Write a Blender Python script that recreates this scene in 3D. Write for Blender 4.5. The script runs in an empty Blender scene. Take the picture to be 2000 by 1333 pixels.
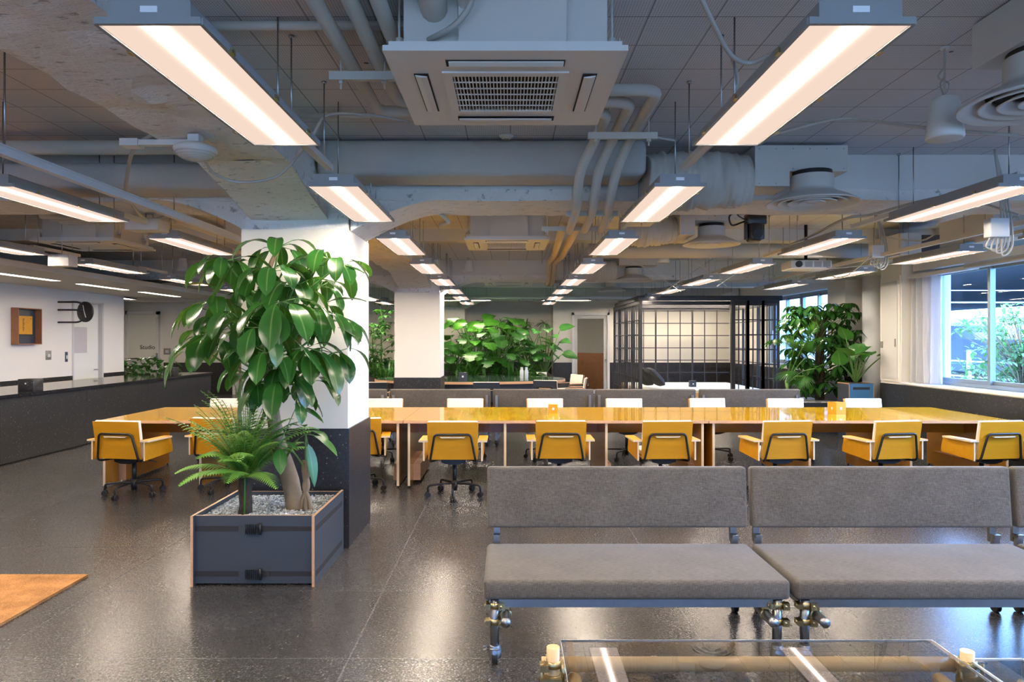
import bpy, bmesh, math, random
from mathutils import Vector, Matrix, noise
random.seed(7)
C = bpy.context.scene.collection
PI = math.pi
F = 1380.0; VX = 993.0; VY = 664.0; H = 1.58
def P(x, y, Y):
    """a point of the place seen at photo pixel (x, y) and standing Y metres away"""
    return Vector(((x-VX)/F*Y, Y, H-(y-VY)/F*Y))

# ------------------------------------------------------------------ materials
def newmat(name):
    m = bpy.data.materials.new(name); m.use_nodes = True
    nt = m.node_tree; nt.nodes.clear()
    out = nt.nodes.new('ShaderNodeOutputMaterial')
    return m, nt, out
def N(nt, typ, **kw):
    n = nt.nodes.new(typ)
    for k, v in kw.items():
        if k in n.inputs: n.inputs[k].default_value = v
        else: setattr(n, k, v)
    return n
def L(nt, a, b): nt.links.new(a, b)
def principled(nt, out, color=(.8,.8,.8), rough=.5, metal=0., coat=0., spec=.5):
    b = N(nt, 'ShaderNodeBsdfPrincipled')
    b.inputs['Base Color'].default_value = (*color, 1)
    b.inputs['Roughness'].default_value = rough
    b.inputs['Metallic'].default_value = metal
    b.inputs['Coat Weight'].default_value = coat
    b.inputs['Coat Roughness'].default_value = .05
    b.inputs['Specular IOR Level'].default_value = spec
    L(nt, b.outputs[0], out.inputs[0]); return b
def objco(nt, scale=(1,1,1), loc=(0,0,0)):
    t = N(nt, 'ShaderNodeTexCoord'); m = N(nt, 'ShaderNodeMapping')
    m.inputs['Scale'].default_value = scale; m.inputs['Location'].default_value = loc
    L(nt, t.outputs['Object'], m.inputs[0]); return m.outputs[0]
def math_(nt, op, a, b=None, c=None):
    n = N(nt, 'ShaderNodeMath'); n.operation = op
    for i, v in enumerate((a, b, c)):
        if v is None: continue
        if isinstance(v, (int, float)): n.inputs[i].default_value = v
        else: L(nt, v, n.inputs[i])
    return n.outputs[0]
def ramp(nt, fac, stops):
    r = N(nt, 'ShaderNodeValToRGB'); e = r.color_ramp.elements
    while len(e) < len(stops): e.new(.5)
    for i, (p, c) in enumerate(stops):
        e[i].position = p; e[i].color = (*c, 1) if len(c) == 3 else c
    L(nt, fac, r.inputs[0]); return r.outputs[0]
def mixc(nt, fac, a, b):
    m = N(nt, 'ShaderNodeMix', data_type='RGBA')
    for sock, v in ((m.inputs[0], fac), (m.inputs[6], a), (m.inputs[7], b)):
        if isinstance(v, (int, float)): sock.default_value = v
        elif isinstance(v, tuple): sock.default_value = (*v, 1)
        else: L(nt, v, sock)
    return m.outputs[2]
def noise_(nt, co, scale, detail=3., rough=.5):
    n = N(nt, 'ShaderNodeTexNoise'); n.inputs['Scale'].default_value = scale
    n.inputs['Detail'].default_value = detail; n.inputs['Roughness'].default_value = rough
    if co is not None: L(nt, co, n.inputs['Vector'])
    return n.outputs['Fac']
def bump(nt, b, h, strength=.3, dist=.01):
    n = N(nt, 'ShaderNodeBump'); n.inputs['Strength'].default_value = strength
    n.inputs['Distance'].default_value = dist
    L(nt, h, n.inputs['Height']); L(nt, n.outputs[0], b.inputs['Normal'])
def simple(name, color, rough=.5, metal=0., coat=0., var=.06, nscale=6., spec=.5, bmp=0., bscale=60.):
    m, nt, out = newmat(name); b = principled(nt, out, color, rough, metal, coat, spec)
    co = objco(nt)
    f = noise_(nt, co, nscale, 3)
    lo = tuple(c*(1-var) for c in color); hi = tuple(min(1, c*(1+var)) for c in color)
    L(nt, mixc(nt, f, lo, hi), b.inputs['Base Color'])
    if bmp: bump(nt, b, noise_(nt, co, bscale, 3), bmp, .004)
    return m
def granite(name, base, rough, tile=None, spk=1.0, bigvar=.35):
    m, nt, out = newmat(name); b = principled(nt, out, base, rough)
    co = objco(nt)
    n1 = noise_(nt, co, 2.2, 5, .6); n2 = noise_(nt, co, 45, 4, .7)
    col = mixc(nt, n1, tuple(c*(1-bigvar) for c in base), tuple(c*(1+bigvar) for c in base))
    col = mixc(nt, ramp(nt, n2, [(.42, (0,0,0)), (.72, (.55,.55,.55))]), col, tuple(min(1, c*3.2) for c in base))
    v = N(nt, 'ShaderNodeTexVoronoi'); v.inputs['Scale'].default_value = 34; L(nt, co, v.inputs['Vector'])
    v2 = N(nt, 'ShaderNodeTexVoronoi'); v2.inputs['Scale'].default_value = 12; L(nt, co, v2.inputs['Vector'])
    s1 = math_(nt, 'LESS_THAN', v.outputs['Distance'], .16); s2 = math_(nt, 'LESS_THAN', v2.outputs['Distance'], .07)
    keep = math_(nt, 'GREATER_THAN', noise_(nt, co, 9, 2), .5)
    s = math_(nt, 'MAXIMUM', math_(nt, 'MULTIPLY', s1, keep), s2)
    col = mixc(nt, math_(nt, 'MULTIPLY', s, .55*spk), col, (.42,.41,.4))
    if tile:
        br = N(nt, 'ShaderNodeTexBrick'); br.offset = 0.; br.squash = 1.
        br.inputs['Scale'].default_value = 1; br.inputs['Brick Width'].default_value = tile[0]
        br.inputs['Row Height'].default_value = tile[1]; br.inputs['Mortar Size'].default_value = .0045
        br.inputs['Mortar Smooth'].default_value = .1
        br.inputs['Color1'].default_value = (.78,.78,.78,1); br.inputs['Color2'].default_value = (1.25,1.25,1.25,1)
        mp = N(nt, 'ShaderNodeMapping'); mp.inputs['Location'].default_value = (tile[2], tile[3], 0); L(nt, co, mp.inputs[0])
        L(nt, mp.outputs[0], br.inputs['Vector'])
        mul = N(nt, 'ShaderNodeMix', data_type='RGBA', blend_type='MULTIPLY'); mul.inputs[0].default_value = 1
        L(nt, col, mul.inputs[6]); L(nt, br.outputs['Color'], mul.inputs[7])
        col = mixc(nt, br.outputs['Fac'], mul.outputs[2], tuple(c*3.4 for c in base))
        nn = noise_(nt, co, 85, 5, .6)
        rr = N(nt, 'ShaderNodeMapRange'); rr.inputs['To Min'].default_value = rough-.05; rr.inputs['To Max'].default_value = rough+.08
        L(nt, nn, rr.inputs[0]); L(nt, rr.outputs[0], b.inputs['Roughness'])
        h = math_(nt, 'SUBTRACT', noise_(nt, co, 14, 5, .6), math_(nt, 'MULTIPLY', br.outputs['Fac'], .6))
        bump(nt, b, h, .022, .002)
    L(nt, col, b.inputs['Base Color']); return m
M = {}
M['wall'] = simple('wall_paint', (.82,.775,.68), .75, var=.025, nscale=1.2)
M['floor'] = granite('floor_tiles', (.032,.0315,.033), .25, tile=(1.8, .937, 2.59-1.8, -.69), spk=.8)
M['granite_pol'] = granite('polished_granite', (.014,.014,.016), .06, spk=.5)
M['granite'] = granite('black_granite', (.017,.017,.018), .34, spk=.8)
def concrete_mat(name, base):
    m, nt, out = newmat(name); b = principled(nt, out, base, .85); co = objco(nt)
    n1 = noise_(nt, co, 1.7, 5, .6); n2 = noise_(nt, objco(nt, (1,2.6,1)), 11, 5, .7)
    col = mixc(nt, n1, tuple(c*.8 for c in base), tuple(min(1,c*1.15) for c in base))
    col = mixc(nt, ramp(nt, n2, [(.34,(.8,.8,.8)),(.41,(0,0,0))]), col, tuple(c*.35 for c in base))
    L(nt, col, b.inputs['Base Color'])
    h = math_(nt, 'ADD', n2, math_(nt, 'MULTIPLY', noise_(nt, co, 38, 4), .4))
    bump(nt, b, h, .55, .03); return m
M['concrete'] = concrete_mat('rough_concrete', (.82,.80,.76))
M['beam_paint'] = simple('painted_beam', (.68,.68,.65), .7, var=.08, nscale=2., bmp=.15, bscale=20)
def perforated():
    m, nt, out = newmat('perforated_board'); b = principled(nt, out, (.6,.6,.58), .75)
    t = N(nt, 'ShaderNodeTexCoord'); s = N(nt, 'ShaderNodeSeparateXYZ'); L(nt, t.outputs['Object'], s.inputs[0])
    x, y = s.outputs[0], s.outputs[1]
    def hole(v): return math_(nt, 'ABSOLUTE', math_(nt, 'SUBTRACT', math_(nt, 'FRACT', math_(nt, 'DIVIDE', v, .0126)), .5))
    hx, hy = hole(x), hole(y)
    d = math_(nt, 'SQRT', math_(nt, 'ADD', math_(nt, 'MULTIPLY', hx, hx), math_(nt, 'MULTIPLY', hy, hy)))
    dot = math_(nt, 'LESS_THAN', d, .23)
    def seam(v, off, per): return math_(nt, 'LESS_THAN', math_(nt, 'ABSOLUTE', math_(nt, 'SUBTRACT', math_(nt, 'FRACT', math_(nt, 'DIVIDE', math_(nt, 'ADD', v, off), per)), .5)), .009)
    sm = math_(nt, 'MAXIMUM', seam(x, .0+.15+.29, .3025), seam(y, .15-.10, .3025))
    sp = N(nt, 'ShaderNodeTexVoronoi'); sp.inputs['Scale'].default_value = 2.3; L(nt, t.outputs['Object'], sp.inputs['Vector'])
    f = math_(nt, 'MAXIMUM', math_(nt, 'MULTIPLY', dot, .6), math_(nt, 'MULTIPLY', sm, .75))
    f = math_(nt, 'MAXIMUM', f, math_(nt, 'LESS_THAN', sp.outputs['Distance'], .03))
    base = mixc(nt, noise_(nt, t.outputs['Object'], 1.3, 3), (.62,.62,.64), (.72,.72,.74))
    L(nt, mixc(nt, f, base, (.06,.06,.06)), b.inputs['Base Color']); return m
M['perf'] = perforated()
M['white'] = simple('white_enamel', (.74,.74,.72), .4, var=.02)
M['offwhite'] = simple('offwhite_sheet_metal', (.60,.59,.56), .55, var=.05, nscale=2)
M['housing'] = simple('lamp_housing_grey', (.30,.31,.31), .45, var=.03)
M['pipe'] = simple('pipe_lagging', (.55,.53,.48), .65, var=.06, nscale=4, bmp=.1)
M['tanpipe'] = simple('tan_pipe_lagging', (.62,.50,.33), .65, var=.06)
M['duct'] = simple('mesh_wrapped_duct', (.47,.46,.43), .85, var=.14, nscale=3, bmp=.5, bscale=90)
M['cloth'] = simple('duct_cloth', (.50,.48,.43), .9, var=.12, nscale=8, bmp=.4, bscale=40)
M['galv'] = simple('galvanised_steel', (.34,.35,.36), .34, 1., var=.1, nscale=20)
M['strut'] = simple('painted_strut', (.60,.58,.53), .5, var=.06)
M['rail'] = simple('aluminium_rail', (.68,.70,.73), .35, .2, var=.03)
M['brass'] = simple('zinc_yellow_clamp', (.52,.42,.22), .28, 1., var=.3, nscale=40)
M['black'] = simple('black_metal', (.012,.012,.013), .38, .0, var=.1)
M['rubber'] = simple('black_rubber', (.012,.012,.012), .6, var=.1)
M['dark'] = simple('dark_void', (.02,.02,.022), .8, var=.1)
M['cable'] = simple('grey_cable', (.45,.44,.41), .55, var=.05)
M['navy'] = simple('navy_laminate', (.035,.045,.065), .35, var=.05)
M['bluebox'] = simple('blue_laminate', (.06,.20,.42), .4, var=.04)
M['planter'] = simple('slate_blue_laminate', (.046,.055,.066), .38, var=.04)
M['ply'] = simple('plywood_edge', (.62,.36,.20), .5, var=.15, nscale=60)
M['plylight'] = simple('pale_plywood_edge', (.78,.62,.42), .45, var=.1, nscale=60)
M['cream'] = simple('cream_upholstery', (.80,.76,.66), .8, var=.04, bmp=.1, bscale=400)
M['tatami'] = simple('cream_mat', (.78,.75,.60), .8, var=.05)
M['lattice'] = simple('dark_steel_lattice', (.045,.044,.046), .38, .3, var=.1)
M['cushion'] = simple('charcoal_fabric', (.035,.038,.045), .9, var=.15, nscale=30)
M['wood'] = simple('brown_wood', (.33,.14,.06), .45, var=.2, nscale=8)
M['strap'] = simple('black_webbing', (.022,.020,.019), .55, var=.15, nscale=40)
M['bark'] = simple('pale_bark', (.25,.18,.11), .8, var=.3, nscale=14, bmp=.5, bscale=50)
M['darkbark'] = simple('dark_fibrous_bark', (.05,.035,.022), .95, var=.6, nscale=30, bmp=1., bscale=60)
M['soil'] = simple('soil', (.05,.035,.025), .95, var=.4, nscale=20)
M['stem'] = simple('green_stem', (.10,.22,.05), .5, var=.15)
M['bamboo'] = simple('bamboo', (.66,.45,.22), .35, var=.12, nscale=5, coat=.2)
M['curtain'] = simple('white_curtain', (.82,.83,.84), .85, var=.02)
def curtain_cloth():
    m, nt, out = newmat('curtain_cloth'); d = N(nt, 'ShaderNodeBsdfDiffuse'); d.inputs[0].default_value = (.85,.86,.88,1)
    t = N(nt, 'ShaderNodeBsdfTranslucent'); t.inputs[0].default_value = (.8,.82,.86,1); x = N(nt, 'ShaderNodeMixShader'); x.inputs[0].default_value = .5
    L(nt, d.outputs[0], x.inputs[1]); L(nt, t.outputs[0], x.inputs[2]); L(nt, x.outputs[0], out.inputs[0]); return m
M['curtain_cloth'] = curtain_cloth()
M['alu'] = simple('window_aluminium', (.30,.36,.40), .35, .5, var=.04)
M['sill'] = simple('white_sill', (.80,.82,.83), .35, var=.02)
M['winlabel'] = simple('white_label', (.9,.92,.95), .4, var=.0)
M['plate'] = simple('steel_wall_plate', (.30,.28,.25), .4, .4)
M['doorpaint'] = simple('door_paint', (.80,.79,.70), .5, var=.015)
M['paleglass'] = simple('frosted_pane', (.58,.53,.52), .3, var=.02)
def yellow(name, col, rough, coat):
    m, nt, out = newmat(name); b = principled(nt, out, col, rough, 0, coat)
    co = objco(nt, (1.2, 9, 9)); f = noise_(nt, co, 2.2, 4, .6)
    L(nt, mixc(nt, f, tuple(c*.82 for c in col), tuple(min(1,c*1.12) for c in col)), b.inputs['Base Color'])
    b.inputs['Coat Roughness'].default_value = .03
    return m
M['ytop'] = yellow('amber_varnished_plywood', (.92,.48,.012), .10, .6)
M['ychair'] = yellow('amber_stained_plywood', (.68,.31,.010), .42, .08)
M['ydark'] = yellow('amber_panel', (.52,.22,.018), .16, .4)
def fabric(name, c):
    m, nt, out = newmat(name); b = principled(nt, out, c, .92); b.inputs['Sheen Weight'].default_value = .15
    t = N(nt, 'ShaderNodeTexCoord')
    n1 = noise_(nt, objco(nt, (1,1,.08)), 420, 2); n2 = noise_(nt, objco(nt, (.08,.6,1)), 420, 2); n3 = noise_(nt, objco(nt), 5, 3)
    f = math_(nt, 'ADD', math_(nt, 'MULTIPLY', math_(nt, 'ADD', n1, n2), .42), math_(nt, 'MULTIPLY', n3, .16))
    L(nt, ramp(nt, f, [(.36, tuple(x*.5 for x in c)), (.62, tuple(x*1.5 for x in c))]), b.inputs['Base Color'])
    bump(nt, b, f, .3, .002); return m
M['fabric'] = fabric('grey_woven_fabric', (.105,.091,.074))
def coir():
    m, nt, out = newmat('coir_mat'); b = principled(nt, out, (.42,.2,.07), .95); co = objco(nt)
    f = math_(nt, 'ADD', math_(nt, 'MULTIPLY', noise_(nt, co, 160, 3), .6), math_(nt, 'MULTIPLY', noise_(nt, co, 7, 4), .5))
    L(nt, ramp(nt, f, [(.35,(.22,.085,.02)),(.7,(.62,.30,.10))]), b.inputs['Base Color']); bump(nt, b, f, .8, .006); return m
M['coir'] = coir()
def leafmat(name, c, c2, mid=.5, trans=.25, rough=.3):
    m, nt, out = newmat(name)
    b = N(nt, 'ShaderNodeBsdfPrincipled'); b.inputs['Roughness'].default_value = rough
    co = objco(nt); f = noise_(nt, co, 3.2, 2)
    col = mixc(nt, ramp(nt, f, [(.35,(0,0,0)),(.65,(1,1,1))]), c, c2)
    a = N(nt, 'ShaderNodeAttribute', attribute_name='mid')
    mf = ramp(nt, a.outputs['Fac'], [(.88,(0,0,0)),(1.,(mid,mid,mid))])
    col = mixc(nt, mf, col, (.38,.50,.16))
    L(nt, col, b.inputs['Base Color'])
    tr = N(nt, 'ShaderNodeBsdfTranslucent'); L(nt, mixc(nt, .5, col, (.25,.6,.05)), tr.inputs[0])
    mx = N(nt, 'ShaderNodeMixShader'); mx.inputs[0].default_value = trans
    L(nt, b.outputs[0], mx.inputs[1]); L(nt, tr.outputs[0], mx.inputs[2]); L(nt, mx.outputs[0], out.inputs[0]); return m
M['leaf'] = leafmat('glossy_leaf', (.010,.058,.014), (.028,.125,.018), .28, .14, .24)
M['leaf_dark'] = leafmat('dark_leaf', (.012,.065,.018), (.03,.12,.03), .3, .2, .35)
M['leaf_bright'] = leafmat('bright_leaf', (.04,.20,.02), (.10,.34,.03), .4, .3, .35)
M['leaf_mid'] = leafmat('mid_leaf', (.018,.105,.018), (.045,.19,.03), .3, .22, .38)
M['fern'] = leafmat('fern_leaf', (.19,.45,.06), (.38,.64,.15), .3, .4, .5)
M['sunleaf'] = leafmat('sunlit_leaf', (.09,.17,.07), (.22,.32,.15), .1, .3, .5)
def lamp_mats():
    m, nt, out = newmat('lamp_diffuser'); e = N(nt, 'ShaderNodeEmission')
    t = N(nt, 'ShaderNodeTexCoord'); s = N(nt, 'ShaderNodeSeparateXYZ'); L(nt, t.outputs['Object'], s.inputs[0])
    q = math_(nt, 'DIVIDE', s.outputs[0], .027); g = math_(nt, 'EXPONENT', math_(nt, 'MULTIPLY', math_(nt, 'MULTIPLY', q, q), -1.))
    e.inputs[0].default_value = (1., .765, .63, 1)
    L(nt, math_(nt, 'ADD', math_(nt, 'MULTIPLY', g, 5.), .84), e.inputs[1]); L(nt, e.outputs[0], out.inputs[0]); M['diffuser'] = m
    m, nt, out = newmat('lamp_tube'); e = N(nt, 'ShaderNodeEmission'); e.inputs[0].default_value = (1., .85, .68, 1); e.inputs[1].default_value = TUBE
    L(nt, e.outputs[0], out.inputs[0]); M['tube'] = m
    m, nt, out = newmat('soffit_lamp'); e = N(nt, 'ShaderNodeEmission'); e.inputs[0].default_value = (1., .78, .62, 1); e.inputs[1].default_value = 9.
    L(nt, e.outputs[0], out.inputs[0]); M['softlamp'] = m
TUBE = 230.
lamp_mats()
def clear(name, tint, ior=1.5, rough=0.0, base=.0):
    m, nt, out = newmat(name); tr = N(nt, 'ShaderNodeBsdfTransparent'); tr.inputs[0].default_value = (*tint, 1)
    g = N(nt, 'ShaderNodeBsdfGlossy'); g.inputs['Roughness'].default_value = rough
    fr = N(nt, 'ShaderNodeFresnel'); fr.inputs[0].default_value = ior
    ge = N(nt, 'ShaderNodeNewGeometry'); mx = N(nt, 'ShaderNodeMixShader'); L(nt, math_(nt, 'MULTIPLY', math_(nt, 'ADD', fr.outputs[0], base), math_(nt, 'SUBTRACT', 1., ge.outputs['Backfacing'])), mx.inputs[0])
    L(nt, tr.outputs[0], mx.inputs[1]); L(nt, g.outputs[0], mx.inputs[2]); L(nt, mx.outputs[0], out.inputs[0]); return m
M['glass'] = clear('window_glass', (.93,.97,1.), 1.25)
M['acrylic'] = clear('acrylic_sheet', (.90,.91,.92), 2.0, base=.16)
M['acrylic_edge'] = simple('acrylic_edge', (.55,.62,.66), .15, 0, .5)
M['tableglass'] = simple('green_glass_top', (.05,.09,.075), .06, 0, .5)
def gravelmat():
    m, nt, out = newmat('gravel_stone'); b = principled(nt, out, (.4,.4,.4), .7)
    v = N(nt, 'ShaderNodeTexVoronoi'); v.inputs['Scale'].default_value = 55; L(nt, objco(nt), v.inputs['Vector'])
    s = N(nt, 'ShaderNodeSeparateColor'); L(nt, v.outputs['Color'], s.inputs[0])
    L(nt, ramp(nt, s.outputs[0], [(0.,(.16,.18,.20)),(.5,(.42,.44,.45)),(1.,(.80,.82,.82))]), b.inputs['Base Color']); return m
M['gravel'] = gravelmat()

# ------------------------------------------------------------------ mesh builder
class MB:
    def __init__(s): s.v = []; s.f = []; s.m = []; s.sm = []; s.mid = {}
    def face(s, idx, mi=0, sm=False): s.f.append(tuple(idx)); s.m.append(mi); s.sm.append(sm)
    def add(s, verts, faces, mi=0, sm=False, Mx=None):
        o = len(s.v)
        for p in verts: s.v.append(Mx @ Vector(p) if Mx is not None else Vector(p))
        for f in faces: s.face([i+o for i in f], mi, sm)
        return s
    def box(s, x0, y0, z0, x1, y1, z1, mi=0, Mx=None, mis=None):
        v = [(x0,y0,z0),(x1,y0,z0),(x1,y1,z0),(x0,y1,z0),(x0,y0,z1),(x1,y0,z1),(x1,y1,z1),(x0,y1,z1)]
        fs = [(0,3,2,1),(4,5,6,7),(0,1,5,4),(1,2,6,5),(2,3,7,6),(3,0,4,7)]   # bottom, top, -y, +x, +y, -x
        o = len(s.v)
        for p in v: s.v.append(Mx @ Vector(p) if Mx is not None else Vector(p))
        for k, f in enumerate(fs): s.face([i+o for i in f], mis[k] if mis else mi)
        return s
    def rbox(s, x0, y0, z0, x1, y1, z1, r=.02, seg=3, mi=0, Mx=None, sm=True):
        bm = bmesh.new(); bmesh.ops.create_cube(bm, size=1)
        for v in bm.verts:
            v.co = Vector(((x0+x1)/2+v.co.x*(x1-x0), (y0+y1)/2+v.co.y*(y1-y0), (z0+z1)/2+v.co.z*(z1-z0)))
        bmesh.ops.bevel(bm, geom=bm.edges[:], offset=r, segments=seg, profile=.5, affect='EDGES')
        bm.verts.ensure_lookup_table(); bm.verts.index_update()
        s.add([v.co.copy() for v in bm.verts], [[v.index for v in f.verts] for f in bm.faces], mi, sm, Mx); bm.free(); return s
    def tube(s, pts, r, seg=8, mi=0, caps=True, radii=None, closed=False):
        pts = [Vector(p) for p in pts]; n = len(pts); o = len(s.v); ref = None
        for i, p in enumerate(pts):
            if closed: t = pts[(i+1) % n]-pts[i-1]
            else: t = (pts[min(i+1, n-1)]-pts[max(i-1, 0)])
            if t.length < 1e-9: t = Vector((0,0,1))
            t.normalize()
            if ref is None:
                ref = Vector((0,0,1)) if abs(t.z) < .9 else Vector((1,0,0))
            a = ref - t*ref.dot(t)
            if a.length < 1e-6: a = Vector((1,0,0)) - t*t.x
            a.normalize(); ref = a; b = t.cross(a)
            rr = radii[i] if radii else r
            for k in range(seg):
                an = 2*PI*k/seg; s.v.append(p + a*math.cos(an)*rr + b*math.sin(an)*rr)
        for i in range(n if closed else n-1):
            j = (i+1) % n
            for k in range(seg):
                k2 = (k+1) % seg
                s.face((o+i*seg+k, o+i*seg+k2, o+j*seg+k2, o+j*seg+k), mi, True)
        if caps and not closed:
            s.face([o+k for k in range(seg)][::-1], mi); s.face([o+(n-1)*seg+k for k in range(seg)], mi)
        return s
    def cyl(s, p0, p1, r, r1=None, seg=16, mi=0, caps=True):
        return s.tube([p0, p1], r, seg, mi, caps, [r, r if r1 is None else r1])
    def pipe(s, p0, p1, r, th=.003, seg=16, mi=0):
        p0 = Vector(p0); p1 = Vector(p1); d = (p1-p0).normalized()
        return s.tube([p0+d*.03, p0, p0, p1], r, seg, mi, False, [r, r, r-th, r-th]).tube([p0+d*.03, p1], r, seg, mi, False)
    def lathe(s, prof, c=(0,0,0), seg=24, mi=0, axis='z', Mx=None):
        o = len(s.v); c = Vector(c)
        for (r, z) in prof:
            for k in range(seg):
                an = 2*PI*k/seg; p = Vector((r*math.cos(an), r*math.sin(an), z)) + c
                s.v.append(Mx @ p if Mx is not None else p)
        for i in range(len(prof)-1):
            for k in range(seg):
                k2 = (k+1) % seg; s.face((o+i*seg+k, o+i*seg+k2, o+(i+1)*seg+k2, o+(i+1)*seg+k), mi, True)
        return s
    def ball(s, c, r, seg=10, mi=0, sc=(1,1,1)):
        pr = [(r*math.sin(PI*i/(seg//2+2))*sc[0]+1e-5, -r*math.cos(PI*i/(seg//2+2))*sc[2]) for i in range(seg//2+3)]
        return s.lathe(pr, c, seg, mi)
    def prism(s, poly, axis, a, b, mi=0, side=None):
        """poly: 2D points; axis 'x','y','z' extruded from a to b"""
        o = len(s.v); n = len(poly)
        for t in (a, b):
            for (u, w) in poly:
                s.v.append(Vector({'x': (t,u,w), 'y': (u,t,w), 'z': (u,w,t)}[axis]))
        s.face(range(o, o+n), mi); s.face(list(range(o+n, o+2*n))[::-1], mi)
        for i in range(n):
            j = (i+1) % n; s.face((o+i, o+n+i, o+n+j, o+j), mi if side is None else side)
        return s
    def rough(s, x0, y0, z0, x1, y1, z1, step=.14, amp=.024, mi=0, Mx=None):
        lo = (x0,y0,z0); hi = (x1,y1,z1)
        for ax in range(3):
            u, w = [i for i in range(3) if i != ax]
            nu = max(1, min(60, int((hi[u]-lo[u])/step))); nw = max(1, min(60, int((hi[w]-lo[w])/step)))
            for side in (lo, hi):
                o = len(s.v)
                for i in range(nu+1):
                    for j in range(nw+1):
                        p = [0,0,0]; p[ax] = side[ax]; p[u] = lo[u]+(hi[u]-lo[u])*i/nu; p[w] = lo[w]+(hi[w]-lo[w])*j/nw
                        p = Vector(p); 
                        if Mx is not None: p = Mx @ p
                        s.v.append(p + (noise.noise_vector(p*5.3)+noise.noise_vector(p*13)*.5)*amp)
                for i in range(nu):
                    for j in range(nw):
                        a = o+i*(nw+1)+j; q = (a, a+nw+1, a+nw+2, a+1)
                        s.face(q if side is hi else q[::-1], mi, False)
        return s
    def build(s, name, mats, parent=None, loc=None):
        me = bpy.data.meshes.new(name); me.from_pydata([tuple(p) for p in s.v], [], s.f); 
        if not isinstance(mats, (list, tuple)): mats = [mats]
        for m in mats: me.materials.append(M[m] if isinstance(m, str) else m)
        me.polygons.foreach_set('material_index', s.m); me.polygons.foreach_set('use_smooth', s.sm)
        if s.mid:
            a = me.attributes.new('mid', 'FLOAT', 'POINT')
            vals = [0.]*len(s.v)
            for k, x in s.mid.items(): vals[k] = x
            a.data.foreach_set('value', vals)
        me.update()
        o = bpy.data.objects.new(name, me); C.objects.link(o)
        if parent is not None: o.parent = parent
        if loc is not None: o.location = loc
        return o
def fix_normals(o):
    bm = bmesh.new(); bm.from_mesh(o.data); bmesh.ops.recalc_face_normals(bm, faces=bm.faces[:]); bm.to_mesh(o.data); bm.free(); return o
def tag(o, label, cat, group=None):
    o['label'] = label; o['category'] = cat
    if group: o['group'] = group
    return o
def thing(name, label, cat, loc=(0,0,0), rz=0, group=None):
    o = bpy.data.objects.new(name, None); C.objects.link(o); o.empty_display_size = .1
    o.location = loc; o.rotation_euler = (0,0,rz); return tag(o, label, cat, group)
def struct(name, mb, mats, parent=None):
    o = mb.build(name, mats, parent)
    if parent is None: o['kind'] = 'structure'
    return o
KIDS = {}
def children(o): return [c for c in bpy.data.objects if c.parent is o]
def dup(root, loc, rz=None, label=None, group=None):
    def cp(o, par):
        c = o.copy(); C.objects.link(c)
        if par is not None: c.parent = par
        for ch in KIDS.setdefault(o.name, children(o)): cp(ch, c)
        return c
    r = cp(root, None); r.location = loc
    if rz is not None: r.rotation_euler = (0,0,rz)
    if label: r['label'] = label
    if group: r['group'] = group
    return r
def arc(c, r, a0, a1, n, plane='xy'):
    out = []
    for i in range(n+1):
        a = a0+(a1-a0)*i/n; u, w = r*math.cos(a), r*math.sin(a)
        out.append(Vector(c)+Vector({'xy':(u,w,0),'xz':(u,0,w),'yz':(0,u,w)}[plane]))
    return out
def smoothpath(pts, n=6, r=.08):
    """polyline with rounded corners"""
    pts = [Vector(p) for p in pts]; out = [pts[0]]
    for i in range(1, len(pts)-1):
        a, b, c = pts[i-1], pts[i], pts[i+1]
        da = min(r, (a-b).length*.49); dc = min(r, (c-b).length*.49)
        p0 = b+(a-b).normalized()*da; p2 = b+(c-b).normalized()*dc
        for k in range(n+1):
            t = k/n; out.append(p0*(1-t)**2 + b*2*t*(1-t) + p2*t*t)
    out.append(pts[-1]); return out
def catmull(pts, n=8):
    pts = [Vector(p) for p in pts]; q = [pts[0]*2-pts[1]]+pts+[pts[-1]*2-pts[-2]]; out = []
    for i in range(1, len(q)-2):
        for k in range(n):
            t = k/n; a,b,c,d = q[i-1],q[i],q[i+1],q[i+2]
            out.append(.5*((2*b)+(c-a)*t+(2*a-5*b+4*c-d)*t*t+(3*b-a-3*c+d)*t**3))
    out.append(pts[-1]); return out
# ================================================================== room shell
CZ = 3.01
struct('floor', MB().box(-11.2,-3.4,-.2, 7.0,26,0), 'floor')
struct('ceiling', MB().box(-11.2,-3.4,CZ, 7.0,26,CZ+.2), 'perf')
struct('wall_left', MB().box(-8.2,-3.4,0,-8,12.95,CZ).box(-8.2,13.95,0,-8,14.7,CZ).box(-8.2,12.95,2.30,-8,13.95,CZ).box(-8.3,12.9,0,-8.2,14.0,2.35)
       .box(-11.2,14.5,0,-8.2,14.7,CZ).box(-11.2,14.7,0,-11,20.4,CZ), 'wall')
struct('baseboard_left', MB().box(-8,-3.2,0,-7.985,12.95,.92).box(-8,13.95,0,-7.985,14.7,.92).box(-8.0,14.7,0,-7.985,14.715,.92), 'granite')
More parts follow.
